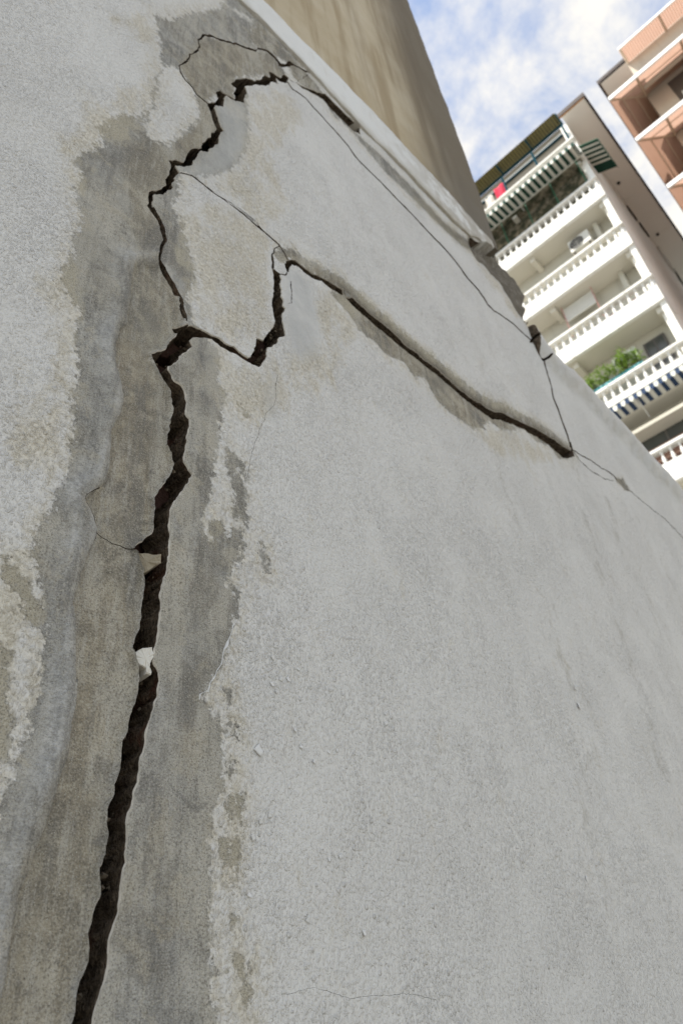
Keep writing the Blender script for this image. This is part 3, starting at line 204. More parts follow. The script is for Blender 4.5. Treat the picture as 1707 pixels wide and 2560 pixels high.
# ---------------------------------------------------------------- materials of the wall
def wall_material():
    mm,t,b=material('weathered painted plaster'); co=t.n('ShaderNodeTexCoord').outputs['Object']
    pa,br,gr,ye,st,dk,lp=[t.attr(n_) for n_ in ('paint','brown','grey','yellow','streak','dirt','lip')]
    nb=t.noise(co,5,5,.6); nm=t.noise(co,38,8,.68); nf=t.noise(co,170,4,.6); nm2=t.noise(t.scl(co,(1,1,.55)),26,8,.7)
    vs=t.noise(t.scl(co,(1,1,.12)),32,6,.62)
    st=t.math('MULTIPLY',st,t.ss(t.noise(t.scl(co,(1,1,.5)),24,6,.7),.44,.60))
    # paint / bare plaster edge: traced outline, broken up by grain
    nw=t.noise(co,62,9,.78)
    pe=t.math('ADD',pa,t.math('ADD',t.math('MULTIPLY_ADD',nw,2.6,-1.3),t.math('MULTIPLY_ADD',nf,.6,-.3)))
    pm=t.ss(pe,-.08,.10)
    paintC=t.mix(t.ss(nb,.3,.7),(.595,.58,.548),(.62,.606,.572))
    paintC=t.mix(t.ss(t.noise(co,14,6,.6),.45,.8,0,.15),paintC,(.52,.51,.485))
    cream=t.mix(t.ss(nf,.35,.65),(.41,.365,.275),(.62,.575,.475))
    nm3=t.noise(co,75,8,.72)
    yk=t.ss(t.math('ADD',t.math('MULTIPLY',ye,.20),t.math('ADD',t.math('MULTIPLY',nm2,.78),t.math('MULTIPLY',nm3,.22))),.55,.76,0,.85)
    edge=t.math('MULTIPLY',t.ss(t.math('ABSOLUTE',pe),1.5,.2),t.ss(t.math('ADD',t.math('MULTIPLY',nm3,.6),t.math('MULTIPLY',nm2,.4)),.40,.60))
    paintC=t.mix(t.math('MAXIMUM',yk,t.math('MULTIPLY',edge,.85)),paintC,cream)
    paintC=t.mix(t.math('MULTIPLY',t.ss(t.math('ADD',t.math('MULTIPLY_ADD',nm3,.5,t.math('MULTIPLY',vs,.5)),t.math('MULTIPLY',st,.12)),.54,.68),t.math('MULTIPLY_ADD',st,.55,.05)),paintC,(.37,.35,.30))
    greyC=t.mix(t.ss(nm,.3,.72),(.25,.247,.232),(.50,.49,.455)); greyC=t.mix(t.ss(nb,.42,.68,0,.75),greyC,(.47,.44,.37)); greyC=t.mix(t.ss(t.noise(co,16,7,.7),.5,.66,0,.7),greyC,(.26,.257,.245))
    greyC=t.mix(t.ss(vs,.5,.72,0,.45),greyC,(.19,.188,.18))
    brownC=t.mix(t.ss(nm,.28,.72),(.21,.18,.13),(.43,.385,.295)); brownC=t.mix(t.ss(nb,.4,.7,0,.6),brownC,(.36,.345,.29))
    bare=t.mix(br,greyC,brownC)
    ml=t.noise(co,9,7,.66,dist=.6); mv=t.noise(t.scl(co,(1,1,.22)),17,7,.66,dist=.4)
    ml2=t.noise(co,21,8,.7,dist=.8); brs=t.noise(t.scl(co,(1,1,.10)),130,5,.65)
    bare=t.mix(t.ss(ml,.48,.60,0,.55),bare,(.165,.15,.12)); bare=t.mix(t.ss(mv,.49,.60,0,.62),bare,(.50,.475,.41)); bare=t.mix(t.ss(mv,.47,.37,0,.55),bare,(.15,.147,.14)); bare=t.mix(t.ss(ml2,.53,.62,0,.55),bare,(.46,.42,.335)); bare=t.mix(t.ss(ml2,.44,.36,0,.5),bare,(.14,.135,.125)); bare=t.mix(t.ss(brs,.52,.66,0,.40),bare,(.52,.505,.46)); bare=t.mix(t.ss(brs,.46,.34,0,.35),bare,(.13,.127,.118))
    bare=t.mix(t.math('MULTIPLY',t.ss(t.math('ADD',nm2,t.math('MULTIPLY',ye,.3)),.6,.8),.75),bare,(.47,.43,.33))
    # quartz grains
    vo=t.n('ShaderNodeTexVoronoi',{'Vector':co,'Scale':640.}); vr=t.n('ShaderNodeSeparateColor',{0:vo.outputs['Color']}).outputs[0]
    sp=t.math('MULTIPLY',t.ss(vr,.86,.9),t.ss(vo.outputs['Distance'],.45,.25))
    bare=t.mix(t.math('MULTIPLY',sp,.8),bare,(.68,.65,.57))
    bare=t.mix(t.math('MULTIPLY',t.ss(t.noise(co,330,3,.6),.56,.70),.45),bare,(.12,.108,.085))
    gn=t.noise(co,520,2,.6); bare=t.mix(t.ss(gn,.5,.75,0,.55),bare,(.55,.52,.45)); bare=t.mix(t.ss(gn,.5,.28,0,.6),bare,(.10,.092,.075))
    bare=t.mix(1.,bare,(1.05,1.035,1.01),'MULTIPLY')
    colr=t.mix(pm,bare,paintC)
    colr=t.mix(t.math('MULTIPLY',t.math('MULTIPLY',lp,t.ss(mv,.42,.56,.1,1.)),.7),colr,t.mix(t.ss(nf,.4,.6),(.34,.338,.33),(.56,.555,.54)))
    colr=t.mix(t.math('MULTIPLY',gr,t.ss(ml,.3,.6,.35,.85)),colr,t.mix(nm,(.31,.31,.295),(.47,.465,.445)))
    colr=t.mix(t.math('MULTIPLY',dk,t.ss(nm,.25,.55,.35,1.)),colr,t.mix(nf,(.055,.045,.032),(.20,.17,.125)))
    # relief: roller stipple on the paint, sand on the bare plaster, the paint's own thickness at its edge
    tx=t.noise(t.scl(co,(1,1,.7)),430,2,.5); tx2=t.noise(t.scl(co,(1,1,.75)),235,3,.6)
    pv=t.n('ShaderNodeTexVoronoi',{'Vector':co,'Scale':95.}); pr=t.n('ShaderNodeSeparateColor',{0:pv.outputs['Color']}).outputs[0]; nub=t.math('MULTIPLY',t.ss(pr,.80,.9),t.ss(pv.outputs['Distance'],.34,.10)); pit=t.math('MULTIPLY',t.ss(pr,.10,.04),t.ss(pv.outputs['Distance'],.30,.16))
    amp=t.ss(t.noise(t.scl(co,(1,1,.6)),9,6,.66,dist=.7),.36,.64,.62,1.0)
    fine=t.math('ADD',t.math('MULTIPLY',t.ss(tx,.46,.72),.20),t.math('MULTIPLY',t.ss(tx2,.46,.74),.38))
    lump=t.math('MULTIPLY',t.ss(t.noise(t.scl(co,(1,1,.6)),92,3,.55),.50,.80),.42)
    rn=t.noise(t.scl(co,(1,1,.7)),34,3,.5); ridge=t.math('MULTIPLY',t.math('MULTIPLY',t.ss(t.math('ABSOLUTE',t.math('SUBTRACT',rn,.5)),.022,0.),t.ss(t.noise(co,13,3,.5),.54,.64)),.10)
    brush=t.math('MULTIPLY',t.noise(t.scl(co,(1,1,.05)),190,3,.6),t.ss(t.noise(co,6,3,.5),.45,.65,.05,.22))
    stip=t.math('ADD',t.math('ADD',t.math('MULTIPLY',t.math('ADD',fine,lump),amp),t.math('ADD',ridge,brush)),t.math('ADD',t.math('MULTIPLY',t.noise(co,48,4,.6),.7),t.math('SUBTRACT',t.math('MULTIPLY',nub,.42),t.math('MULTIPLY',pit,.2))))
    sand=t.math('ADD',t.math('ADD',t.math('MULTIPLY',t.noise(co,430,3,.65),.8),t.math('MULTIPLY',t.noise(co,120,4,.6),.6)),t.math('MULTIPLY',sp,.4))
    smooth_=t.math('SUBTRACT',1,gr)
    hgt=t.math('ADD',t.math('MULTIPLY',t.n('ShaderNodeMix',{0:pm,2:sand,3:stip}).outputs[0],t.math('MULTIPLY',t.math('MULTIPLY_ADD',smooth_,.75,.25),t.ss(t.noise(co,7,4,.6),.32,.62,.8,1.1))),t.math('MULTIPLY',pm,.16))
    setp(t,b,Base_Color=colr,Normal=t.bump(hgt,BUMP_S,BUMP_D),Roughness=t.n('ShaderNodeMix',{0:pm,2:.8,3:.52}).outputs[0])
    b.inputs['Specular IOR Level'].default_value=.42
    return mm
M_wall=wall_material()
def crack_material():
    mm,t,b=material('broken plaster edge'); co=t.n('ShaderNodeTexCoord').outputs['Object']
    n1=t.noise(co,70,7,.7); n2=t.noise(co,260,3,.6)
    c=t.mix(t.ss(n1,.3,.7),(.05,.038,.027),(.25,.195,.138)); c=t.mix(t.ss(n2,.55,.7,0,.6),c,(.26,.21,.155)); c=t.mix(t.ss(t.noise(co,22,4,.6),.55,.7,0,.5),c,(.15,.05,.028))
    setp(t,b,Base_Color=c,Roughness=.95,Normal=t.bump(t.math('ADD',n1,t.math('MULTIPLY',n2,1.3)),1.,.009)); b.inputs['Specular IOR Level'].default_value=.1
    return mm
M_crack=crack_material()
M_rim=simple('fresh plaster rim',(.56,.52,.45),.9,.25,120)
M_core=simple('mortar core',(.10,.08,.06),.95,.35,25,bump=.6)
M_brick=simple('old clay brick',(.085,.045,.034),.95,.4,40,bump=.8,bscale=90)
M_frag=simple('white coated plaster chip',(.62,.595,.53),.75,.12,150,dirt=(.45,.37,.27))
M_fragb=simple('bare plaster lump',(.30,.26,.19),.9,.2,90,bump=.4)
M_paint=simple('loose paint',(.62,.612,.59),.55,.06,200)
# ---------------------------------------------------------------- the plaster face: constrained triangulation with the cracks left open
t1=time.time()
dom=[(-1.6,-.03),(5.6,-.03),(5.6,3.02),(3.6,3.025)]+SILT[::-1]+SIL[::-1]+[(1.70,3.535),(1.2,3.53),(-1.6,3.53)]
V=[];E_=[]
def add_poly(poly,closed=True):
    n=len(V); V.extend(Vector(p) for p in poly)
    k=len(poly)
    E_.extend((n+i,n+(i+1)%k) for i in range(k if closed else k-1))
domr=refine(dom,4.,False); add_poly(domr)
HR={k:refine(p) for k,p in HOLES.items()}; TR={k:refine(p,3.) for k,p in THIN.items()}
for p in HR.values(): add_poly(p)
for p in TR.values(): add_poly(p)
lg=refine(LEDGEL,2.2,True,False); add_poly(lg,False); add_poly([(x+.0016,z) for x,z in lg],False)
# graded interior points, dense where the wall is near the viewer's side, coarse far off
pts=[]; r=0.01; ks=PX/733.
k2=0
while r<5.9:
    dr=ks*(YW*YW+r*r)/YW*.75; dth=ks*(YW*YW+r*r)**.5/r*1.15
    n=int(2*math.pi/dth); th=(np.arange(n)+.5*(k2%2)+nrng.uniform(-.22,.22,n))*2*math.pi/n
    rr=r+nrng.uniform(-.25,.25,n)*dr
    q=np.stack([rr*np.cos(th),EYE+rr*np.sin(th)],1)
    fine=(q[:,0]>.0)&(q[:,1]>1.06)&(q[:,0]<3.6)
    keep=fine|(nrng.random(n)<.035)
    pts.append(q[keep]); r+=dr; k2+=1
pts=np.concatenate(pts); pts=pts[pip(pts,dom)]
near=(dseg(pts,domr,True,.004)<.0035)|(dseg(pts,lg,False,.006)<.0038)
for p in list(HR.values())+list(TR.values()):
    sp_=np.sqrt(YW*YW+pts[:,0]**2+(pts[:,1]-EYE)**2)/733.
    near|=dseg(pts,p,True,.01)<np.minimum(.009,sp_*1.0)
pts=pts[~near]
nc=len(V); V.extend(Vector(p) for p in pts)
res=delaunay_2d_cdt(V,E_,[],0,1e-7)
P=np.array([tuple(v) for v in res[0]]); F=np.array([f for f in res[2]],int)
print('cdt',len(P),len(F),time.time()-t1)
cen=P[F].mean(1); keep=pip(cen,dom)
for p in list(HR.values())+list(TR.values()): keep&=~pip(cen,p)
F=F[keep]
# orientation: faces look to -y  (x right, z up seen from the camera side)
a=P[F[:,1]]-P[F[:,0]]; b_=P[F[:,2]]-P[F[:,0]]; cr=a[:,0]*b_[:,1]-a[:,1]*b_[:,0]
F=F[np.abs(cr)>1e-12]; cr=cr[np.abs(cr)>1e-12]; F[cr<0]=F[cr<0][:,::-1]
# connected pieces
par=np.arange(len(P))
def find(i):
    while par[i]!=i: par[i]=par[par[i]]; i=par[i]
    return i
# join over shared edges only
from collections import defaultdict
ed={}
fpar=list(range(len(F)))
def ff(i):
    while fpar[i]!=i: fpar[i]=fpar[fpar[i]]; i=fpar[i]
    return i
for fi,f in enumerate(F.tolist()):
    for x,y in ((f[0],f[1]),(f[1],f[2]),(f[2],f[0])):
        k=(x,y) if x<y else (y,x)
        if k in ed: 
            ra,rb=ff(ed[k]),ff(fi)
            if ra!=rb: fpar[ra]=rb
        else: ed[k]=fi
comp=np.array([ff(i) for i in range(len(F))])
# masks -------------------------------------------------------------
sp_all=[sdf(P,q,.05) for q in PAINT]; paint=np.max(sp_all,0)
for q in BARE.values(): paint=np.minimum(paint,-sdf(P,q,.05))
for q in (GREY['g1'],): paint=np.minimum(paint,-sdf(P,q,.05))
PW=np.clip(.014+.011*np.sqrt(P[:,0]**2+(P[:,1]-EYE)**2),.01,.035)
A_paint=np.clip(paint/PW,-1.6,1.6)
def soft(polys,w0):
    o=np.zeros(len(P))
    for q in polys: o=np.maximum(o,sstep(-w0,w0,sdf(P,q,.09)))
    return o
dD=dseg(P,DLINE,False,.12)
aboveD=P[:,1]>np.interp(P[:,0],[p[0] for p in DLINE],[p[1] for p in DLINE])
A_brown=np.maximum(soft([q for k_,q in BROWN.items() if k_!='b2'],.006),sstep(-.0005,.002,sdf(P,refine(LEDGE),.05)))
A_brown=np.maximum(A_brown,sstep(.035,.008,dD))
A_grey=soft([GREY['g1'],GREY['g2'],GREY['g3']],.018)
A_yel=soft(YEL.values(),.03); A_yel+=.5*soft([YEL['y7']],.03)
A_st=np.zeros(len(P))
for q in STREAK: A_st=np.maximum(A_st,sstep(.085,.0,dseg(P,q,False,.09)))
# bare edge right above the long crack and dark broken corner
paint2=np.where(aboveD,np.minimum(A_paint,(dD-.028)/.026),A_paint); paint2=np.minimum(paint2,-sdf(P,BROWN['hole'],.05)/.004); A_paint=np.clip(paint2,-1.6,1.6)
# relief -------------------------------------------------------------
h=.0022*nz(P,3.1,2.3,3)+.0006*nz(P,16,5.1,2)
h+=.0009*sstep(-.3,.3,A_paint)
h-=.0050*sstep(-.0004,.0014,sdf(P,refine(LEDGE),.05))          # the sunken strip left of the great crack
lip=.0055*np.exp(-((sdf(P,LEDGE,.05)+.010)/.009)**2)
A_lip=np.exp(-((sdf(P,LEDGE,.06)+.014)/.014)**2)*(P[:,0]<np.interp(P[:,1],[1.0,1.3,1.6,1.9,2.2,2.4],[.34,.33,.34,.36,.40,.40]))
A_dirt=soft([BARE['broken']],.012); A_dirt=np.maximum(A_dirt,.75*soft([BARE['stripc']],.02)*sstep(.9,1.5,P[:,0])); A_dirt=np.maximum(A_dirt,.8*sstep(.016,.003,dD)*sstep(.62,.8,P[:,0]))
h+=A_dirt*soft([BARE['broken']],.02)*.010*nz(P,22,3.3,4)    # swollen lip of the cement smear along it
h-=.0030*sstep(-.003,.004,sdf(P,BARE['underD'],.05))
h-=.016*sstep(-.004,.02,sdf(P,BARE['broken'],.05))
h-=.006*sstep(-.004,.006,sdf(P,BROWN['hole'],.05))
def comp_at(p):
    d=((cen_f-np.array(p))**2).sum(1); return comp[np.argmin(d)]
cen_f=P[F].mean(1)
ids={k:comp_at(p) for k,p in PROBE.items()}
offs={'upper':0.,'gslab':-.0003,'top':0,'lower':0,'left':0,'low':-.0008,'fstrip':.001}
off_of={ids[k]:v for k,v in offs.items()}
hole_list=list(HR.values())
wall=empty('cracked_wall',(0.2,YW,0),'grey painted plaster wall split by a wide dark vertical crack, filling the picture','wall')
low=empty('boundary_wall',(3.5,YW,0),'low grey wall with rounded top joining the cracked wall at the right','wall')
cnt=np.unique(comp,return_counts=True)
edge_count={}
for f in F.tolist():
    for x,y in ((f[0],f[1]),(f[1],f[2]),(f[2],f[0])): edge_count[(x,y)]=1
zsil=np.array(SILT)
def build_piece(cid,name,parent):
    fl=F[comp==cid]; vid=np.unique(fl); mp=np.full(len(P),-1); mp[vid]=np.arange(len(vid)); p=P[vid]
    hh=h[vid]+off_of.get(cid,0)
    if cid==ids['left']: hh+=lip[vid]
    if cid==ids['upper']:
        d=dseg(p,DLINE); hh+=.006*sstep(.004,.030,d)*sstep(.0,.30,dseg(p,FLINE))*sstep(0,.25,dseg(p,EPOL))*sstep(0,.15,dseg(p,GLINE))*aboveD[vid]
    if cid==ids['low']:
        dt=dseg(p,[(1.86,3.22)]+SILT+[(3.6,3.025),(5.6,3.02)],False,.2)
        hh+=.030*sstep(.150,.105,dt); R_=.080
        tt=np.clip(dt,0,R_); hh-=R_-np.sqrt(np.maximum(0,R_*R_-(R_-tt)**2))
    verts=np.stack([p[:,0],YW-hh,p[:,1]],1); nfront=len(verts)
    faces=[tuple(f) for f in mp[fl].tolist()]; nF=len(faces)
    # open edges: side walls of the cracks
    fs=set()
    for f in faces:
        for x,y in ((f[0],f[1]),(f[1],f[2]),(f[2],f[0])): fs.add((x,y))
    be=[(x,y) for x,y in fs if (y,x) not in fs]
    nv=sorted({i for e in be for i in e}); ring={v:i for i,v in enumerate(nv)}
    nrm=np.zeros((len(nv),2))
    for x,y in be:
        d=p[y]-p[x]; n_=np.array([d[1],-d[0]]); n_/=np.linalg.norm(n_)+1e-12; nrm[ring[x]]+=n_; nrm[ring[y]]+=n_
    nrm/=np.linalg.norm(nrm,axis=1)[:,None]+1e-9
    bp=p[nv]; bh=hh[nv]
    wide=np.zeros(len(nv),bool)
    for q in (HR['A'],HR['I'],HR['D'],HR['K'],HR['gap']): wide|=(dseg(bp,q,True,.006)<.0012)
    sc=np.where(dseg(bp,HR['A'],True,.006)<.0012,1.,.30)
    outer=dseg(bp,domr,True,.006)<.001
    rings=[bp]
    nA=nz(bp,75,1.2,3); nB=nz(bp,42,8.4,4); nC=nz(bp,160,4.4,3)
    o1=np.where(wide,sc*np.maximum(.0003,.0008+.0011*nA),.0)[:,None]*nrm
    o2=np.where(wide,sc*(.0042*nA+.002*nC-.001)-(1-sc)*.002,.0)[:,None]*nrm
    o3=np.where(wide,sc*(.011*nB+.006*nC+.001)-(1-sc)*.006,-.0005)[:,None]*nrm
    dep=[np.zeros(len(nv)),np.where(wide,.0022,.001),np.where(outer,.06,.016),np.where(outer,.13,.050)]
    base=len(verts); allv=[verts]
    for o_,d_ in zip((0*nrm,o1,o2,o3),dep):
        q=bp+o_; allv.append(np.stack([q[:,0],YW-bh+d_,q[:,1]],1))
    k=len(nv); mats=[0]*nF
    for x,y in be:
        i,j=ring[x],ring[y]; ou=outer[i] and outer[j]
        for r_ in range(3):
            a0=base+r_*k
            faces.append((a0+j,a0+i,a0+k+i,a0+k+j)); mats.append(0 if ou else (2 if (r_==0 and wide[i] and wide[j]) else 1))
    verts=np.concatenate(allv)
    me=bpy.data.meshes.new(name); me.from_pydata(verts.tolist(),[],faces)
    for mm in (M_wall,M_crack,M_rim): me.materials.append(mm)
    me.polygons.foreach_set('material_index',mats)
    sm=[True]*nF+[False]*(len(faces)-nF); me.polygons.foreach_set('use_smooth',sm)
    ext=np.concatenate([vid]+[vid[nv]]*4)
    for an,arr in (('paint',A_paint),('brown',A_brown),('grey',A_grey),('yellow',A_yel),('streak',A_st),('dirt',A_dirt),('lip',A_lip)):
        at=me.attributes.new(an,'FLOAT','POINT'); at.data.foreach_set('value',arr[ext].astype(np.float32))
    o=bpy.data.objects.new(name,me); link(o); o.parent=parent; o.matrix_parent_inverse=Matrix.Translation(parent.location).inverted()
    return o
slabs={}
for cid,n_ in zip(*cnt):
    if n_<6: continue
    if cid==ids['low'] or (P[F[comp==cid]].mean((0,1))[0]>1.85 and n_>400): slabs[cid]=build_piece(cid,'wall_face',low)
    else: slabs[cid]=build_piece(cid,'plaster_slab',wall)
for k,lab in {'left':'rough plaster left of the wide crack, paint peeling to grey and tan','upper':'pale painted slab between two long slanting cracks','lower':'large pale painted slab right of the wide crack','gslab':'cream stained slab in the fork of the cracks','top':'tan bare plaster piece at the top of the crack'}.items():
    slabs[ids[k]]['label']=lab
print('slabs',len(slabs),len(ids),len(set(ids.values())),cnt[1].tolist(),time.time()-T0)
# core behind the plaster, with the courses of brick that show in the crack
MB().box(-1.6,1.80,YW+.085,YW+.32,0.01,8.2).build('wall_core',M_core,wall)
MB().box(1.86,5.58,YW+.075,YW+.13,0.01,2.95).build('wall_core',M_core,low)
A2=np.array(HOLES['A']); bmesh_shared=None
def brick_mesh():
    bm=bmesh.new(); bmesh.ops.create_cube(bm,size=1)
    for v in bm.verts: v.co=Vector((v.co.x*.215,v.co.y*.10,v.co.z*.062))
    bmesh.ops.bevel(bm,geom=bm.edges[:],offset=.006,segments=1,affect='EDGES')
    for v in bm.verts: v.co+=noise.noise_vector(v.co*40)*.003
    me=bpy.data.meshes.new('brick'); bm.to_mesh(me); bm.free(); me.materials.append(M_brick); return me
bme=brick_mesh(); zc=.05; k2=0
while zc<2.45:
    sel=A2[np.abs(A2[:,1]-zc)<.09]
    if len(sel):
        xa=sel[:,0].min()-.03; xb=sel[:,0].max()+.03; x=-.9+(k2%2)*.113
        while x<1.6:
            if x+.107>xa and x-.107<xb:
                o=bpy.data.objects.new('brick',bme); link(o,wall); o.location=Vector((x,YW+.050+.052+rng.uniform(-.006,.010),zc))-Vector(wall.location); o.rotation_euler=(0,rng.uniform(-.02,.02),rng.uniform(-.05,.05))
            x+=.226
    zc+=.075; k2+=1
# pale band and the taller wall above it
def grid_face(name,mat,parent,x0,x1,zlo,zhi,nx,nzz,y,back,hfun,edge=None):
    vs=[];fs=[]
    for j in range(nzz+1):
        for i in range(nx+1):
            x=x0+(x1-x0)*(i/nx); a=zlo(x); b=zhi(x); z=a+(b-a)*j/nzz
            if edge is not None: x=x0+(edge(z)-x0)*(i/nx)
            vs.append((x,y-hfun(x,z),z))
    for j in range(nzz):
        for i in range(nx):
            a=j*(nx+1)+i; fs.append((a,a+1,a+nx+2,a+nx+1))
    # returns: bottom, top, right end
    def ret(idx,flip):
        n=len(vs)
        for k in idx: v=vs[k]; vs.append((v[0],y+back,v[2]))
        for q in range(len(idx)-1):
            f=(idx[q],idx[q+1],n+q+1,n+q); fs.append(f if flip else f[::-1])
    ret(list(range(nx+1)),False); ret([nzz*(nx+1)+i for i in range(nx+1)],True); ret([j*(nx+1)+nx for j in range(nzz+1)],False)
    o=mesh_obj(name,vs,fs,mat,parent); o.data.polygons.foreach_set('use_smooth',[k<nx*nzz for k in range(len(fs))])
    return o
def band_material():
    mm,t,b=material('pale painted band'); co=t.n('ShaderNodeTexCoord').outputs['Object']
    n1=t.noise(co,18,7,.65); n2=t.noise(t.scl(co,(1,1,.3)),30,6,.6); tx=t.noise(co,150,3,.55)
    c=t.mix(n1,(.60,.60,.58),(.70,.69,.66)); c=t.mix(t.ss(n2,.55,.8,0,.6),c,(.44,.40,.32))
    sx=t.n('ShaderNodeSeparateXYZ',{0:co})
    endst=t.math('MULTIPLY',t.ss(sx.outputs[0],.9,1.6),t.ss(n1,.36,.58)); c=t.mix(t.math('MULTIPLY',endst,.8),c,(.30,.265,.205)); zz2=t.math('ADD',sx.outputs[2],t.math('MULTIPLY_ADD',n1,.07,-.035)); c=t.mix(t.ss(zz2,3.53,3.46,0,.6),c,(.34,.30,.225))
    setp(t,b,Base_Color=c,Roughness=.6,Normal=t.bump(tx,.45,.004)); return mm
def upper_material():
    mm,t,b=material('unpainted weathered render'); co=t.n('ShaderNodeTexCoord').outputs['Object']
    n1=t.noise(co,4,6,.6); n2=t.noise(t.scl(co,(1,1,.07)),11,6,.6); n3=t.noise(co,60,4,.6); n4=t.noise(t.scl(co,(1,1,.05)),3.2,4,.6)
    c=t.mix(t.ss(n1,.3,.7),(.40,.32,.20),(.51,.435,.31)); c=t.mix(t.ss(n2,.44,.62,0,.8),c,(.29,.215,.115)); c=t.mix(t.ss(n4,.52,.72,0,.3),c,(.50,.45,.36))
    sx=t.n('ShaderNodeSeparateXYZ',{0:co})
    # algae run down the outer corner
    ce=t.ss(t.math('ADD',sx.outputs[0],t.math('MULTIPLY_ADD',n2,.30,-.15)),1.15,1.66); c=t.mix(t.math('MULTIPLY',ce,.88),c,(.095,.072,.042))
    dk=t.math('MULTIPLY',t.ss(sx.outputs[0],1.2,1.75),t.ss(t.math('SUBTRACT',sx.outputs[2],t.math('MULTIPLY',n1,.5)),3.95,3.45)); c=t.mix(t.math('MULTIPLY',dk,.6),c,(.13,.115,.09))
    setp(t,b,Base_Color=c,Roughness=.85,Normal=t.bump(t.math('ADD',n3,t.math('MULTIPLY',t.noise(co,250,3),.5)),.4,.004)); return mm
low_pts=[(-1.6,3.47),(.48,3.475),(.616,3.500),(.736,3.486),(.864,3.466),(.973,3.450),(1.126,3.470),(1.33,3.458),(1.481,3.455),(1.56,3.475),(1.62,3.53),(1.655,3.528),(1.70,3.585),(1.74,3.60)]
bl=lambda x: float(np.interp(x,[p[0] for p in low_pts],[p[1] for p in low_pts]))+.006*noise.noise(Vector((x*60,0,2)))+.012*noise.noise(Vector((x*17,0,5)))*min(1,max(.25,x))
bh_=lambda x: float(np.interp(x,[-1.6,.5,.9,1.5,1.66,1.76],[3.645,3.647,3.690,3.684,3.648,3.640]))+.003*noise.noise(Vector((x*40,9,2)))
hb=lambda x,z: .009+.004*noise.noise(Vector((x*9,z*9,1)))+.0016*noise.noise(Vector((x*45,z*45,1)))
band=grid_face('pale_band',band_material(),wall,-1.6,1.755,bl,bh_,260,12,YW,.10,hb); band['label']='pale painted band under the tan upper wall'
hu=lambda x,z: .004+.003*noise.noise(Vector((x*5,z*5,4)))
eu=lambda z: 1.80+.03*min(1,max(0,(z-3.6)/.7))+.010*noise.noise(Vector((z*6,3,1)))+.004*noise.noise(Vector((z*30,3,1)))
up=grid_face('upper_wall',upper_material(),wall,-1.6,1.83,lambda x:bh_(x)-.012,lambda x:8.3,90,220,YW,.30,hu,eu); up['label']='tan weathered wall above the pale band'
# chips caught in the crack
def chip(name,poly,depth,th,mat,label,tilt,rimmat=None):
    q=np.array(refine(poly,1.5)); c_=q.mean(0); vs=[];n=len(q)
    for s_,d_,sc in ((0,depth+.0012,.97),(0,depth,.90),(1,depth+th,1.0)):
        for x,z in q:
            xx=c_[0]+(x-c_[0])*sc; zz_=c_[1]+(z-c_[1])*sc
            vs.append((xx,YW+d_+tilt[0]*(x-c_[0])+tilt[1]*(z-c_[1])+.0022*noise.noise(Vector((x*260,z*260,1))),zz_))
    cidx=len(vs); vs.append((c_[0],YW+depth-.0005,c_[1])); fs=[]
    for i in range(n):
        j=(i+1)%n; fs+=[(n+i,n+j,cidx),(i,j,n+j,n+i),(2*n+i,2*n+j,j,i)]
    o=mesh_obj(name,vs,fs,mat); tag(o,label,'plaster chip'); return o
chip('plaster_chip',FRAG2,.002,.03,M_frag,'small white chip wedged in the wide crack below its middle',(-.25,.1))
chip('plaster_chip',FRAG1,.005,.03,M_fragb,'tan plaster wedge lodged in the wide crack above the white chip',(-.35,-.2))
# grit and broken bits lying in the crack
bm=bmesh.new(); Ac=np.array(HR['A'])
for k in range(260):
    i=rng.randrange(len(Ac)); x,z=Ac[i]
    if z<1.05 or z>2.45: continue
    q=np.array([[x+rng.uniform(-.014,.014),z+rng.uniform(-.006,.006)]])
    if not pip(q,HR['A'])[0]: continue
    s_=rng.uniform(.0008,.0032)*(1.5 if rng.random()<.12 else 1); mt=Matrix.Translation((q[0,0],YW+rng.uniform(.012,.045),q[0,1]))@Matrix.Rotation(rng.uniform(0,6),4,(rng.random(),rng.random(),rng.random()+.1))@Matrix.Diagonal((s_,s_*rng.uniform(.5,1),s_*rng.uniform(.5,1),1))
    r_=bmesh.ops.create_icosphere(bm,subdivisions=1,radius=1,matrix=mt)
    for v in r_['verts']: v.co+=noise.noise_vector(v.co*700)*s_*.9
me=bpy.data.meshes.new('crack_grit'); bm.to_mesh(me); bm.free(); me.materials.append(simple('grit',(.13,.105,.075),.95,.5,200))
o=bpy.data.objects.new('crack_grit',me); link(o); o.parent=wall; o.matrix_parent_inverse=Matrix.Translation(wall.location).inverted(); o['kind']='stuff'
# curled paint
def flake(x,z,s,ang,curl):
    vs=[];fs=[];n=4
    for j in range(n+1):
        for i in range(n+1):
            u=(i/n-.5); v=j/n
            rr=1-.35*abs(noise.noise(Vector((u*3+x*90,v*3,z*90))))
            lx_=u*s*rr*(1-.3*v); lz=(v-.2)*s*1.1*rr; d=.0004+curl*s*v*v
            c_,s__=math.cos(ang),math.sin(ang)
            vs.append((x+lx_*c_-lz*s__,YW-.0012-d,z+lx_*s__+lz*c_))
    for j in range(n):
        for i in range(n):
            a0=j*(n+1)+i; fs.append((a0,a0+1,a0+n+2,a0+n+1))
    o=mesh_obj('paint_flake',vs,fs,M_paint,wall,True); so_=o.modifiers.new('thick','SOLIDIFY'); so_.thickness=.0005
for k,(x,z) in enumerate(FLAKES):
    s_=.0032+.0026*rng.random(); 
    if k==0: s_=.011
    flake(x,z,s_*(1 if x<1.1 else 2.2),rng.uniform(-1.2,1.2)+(math.pi if rng.random()<.5 else 0),.1 if k==0 else rng.uniform(.15,.4))
rq=refine(RIDGE,2.,True,False); vs=[];fs=[]
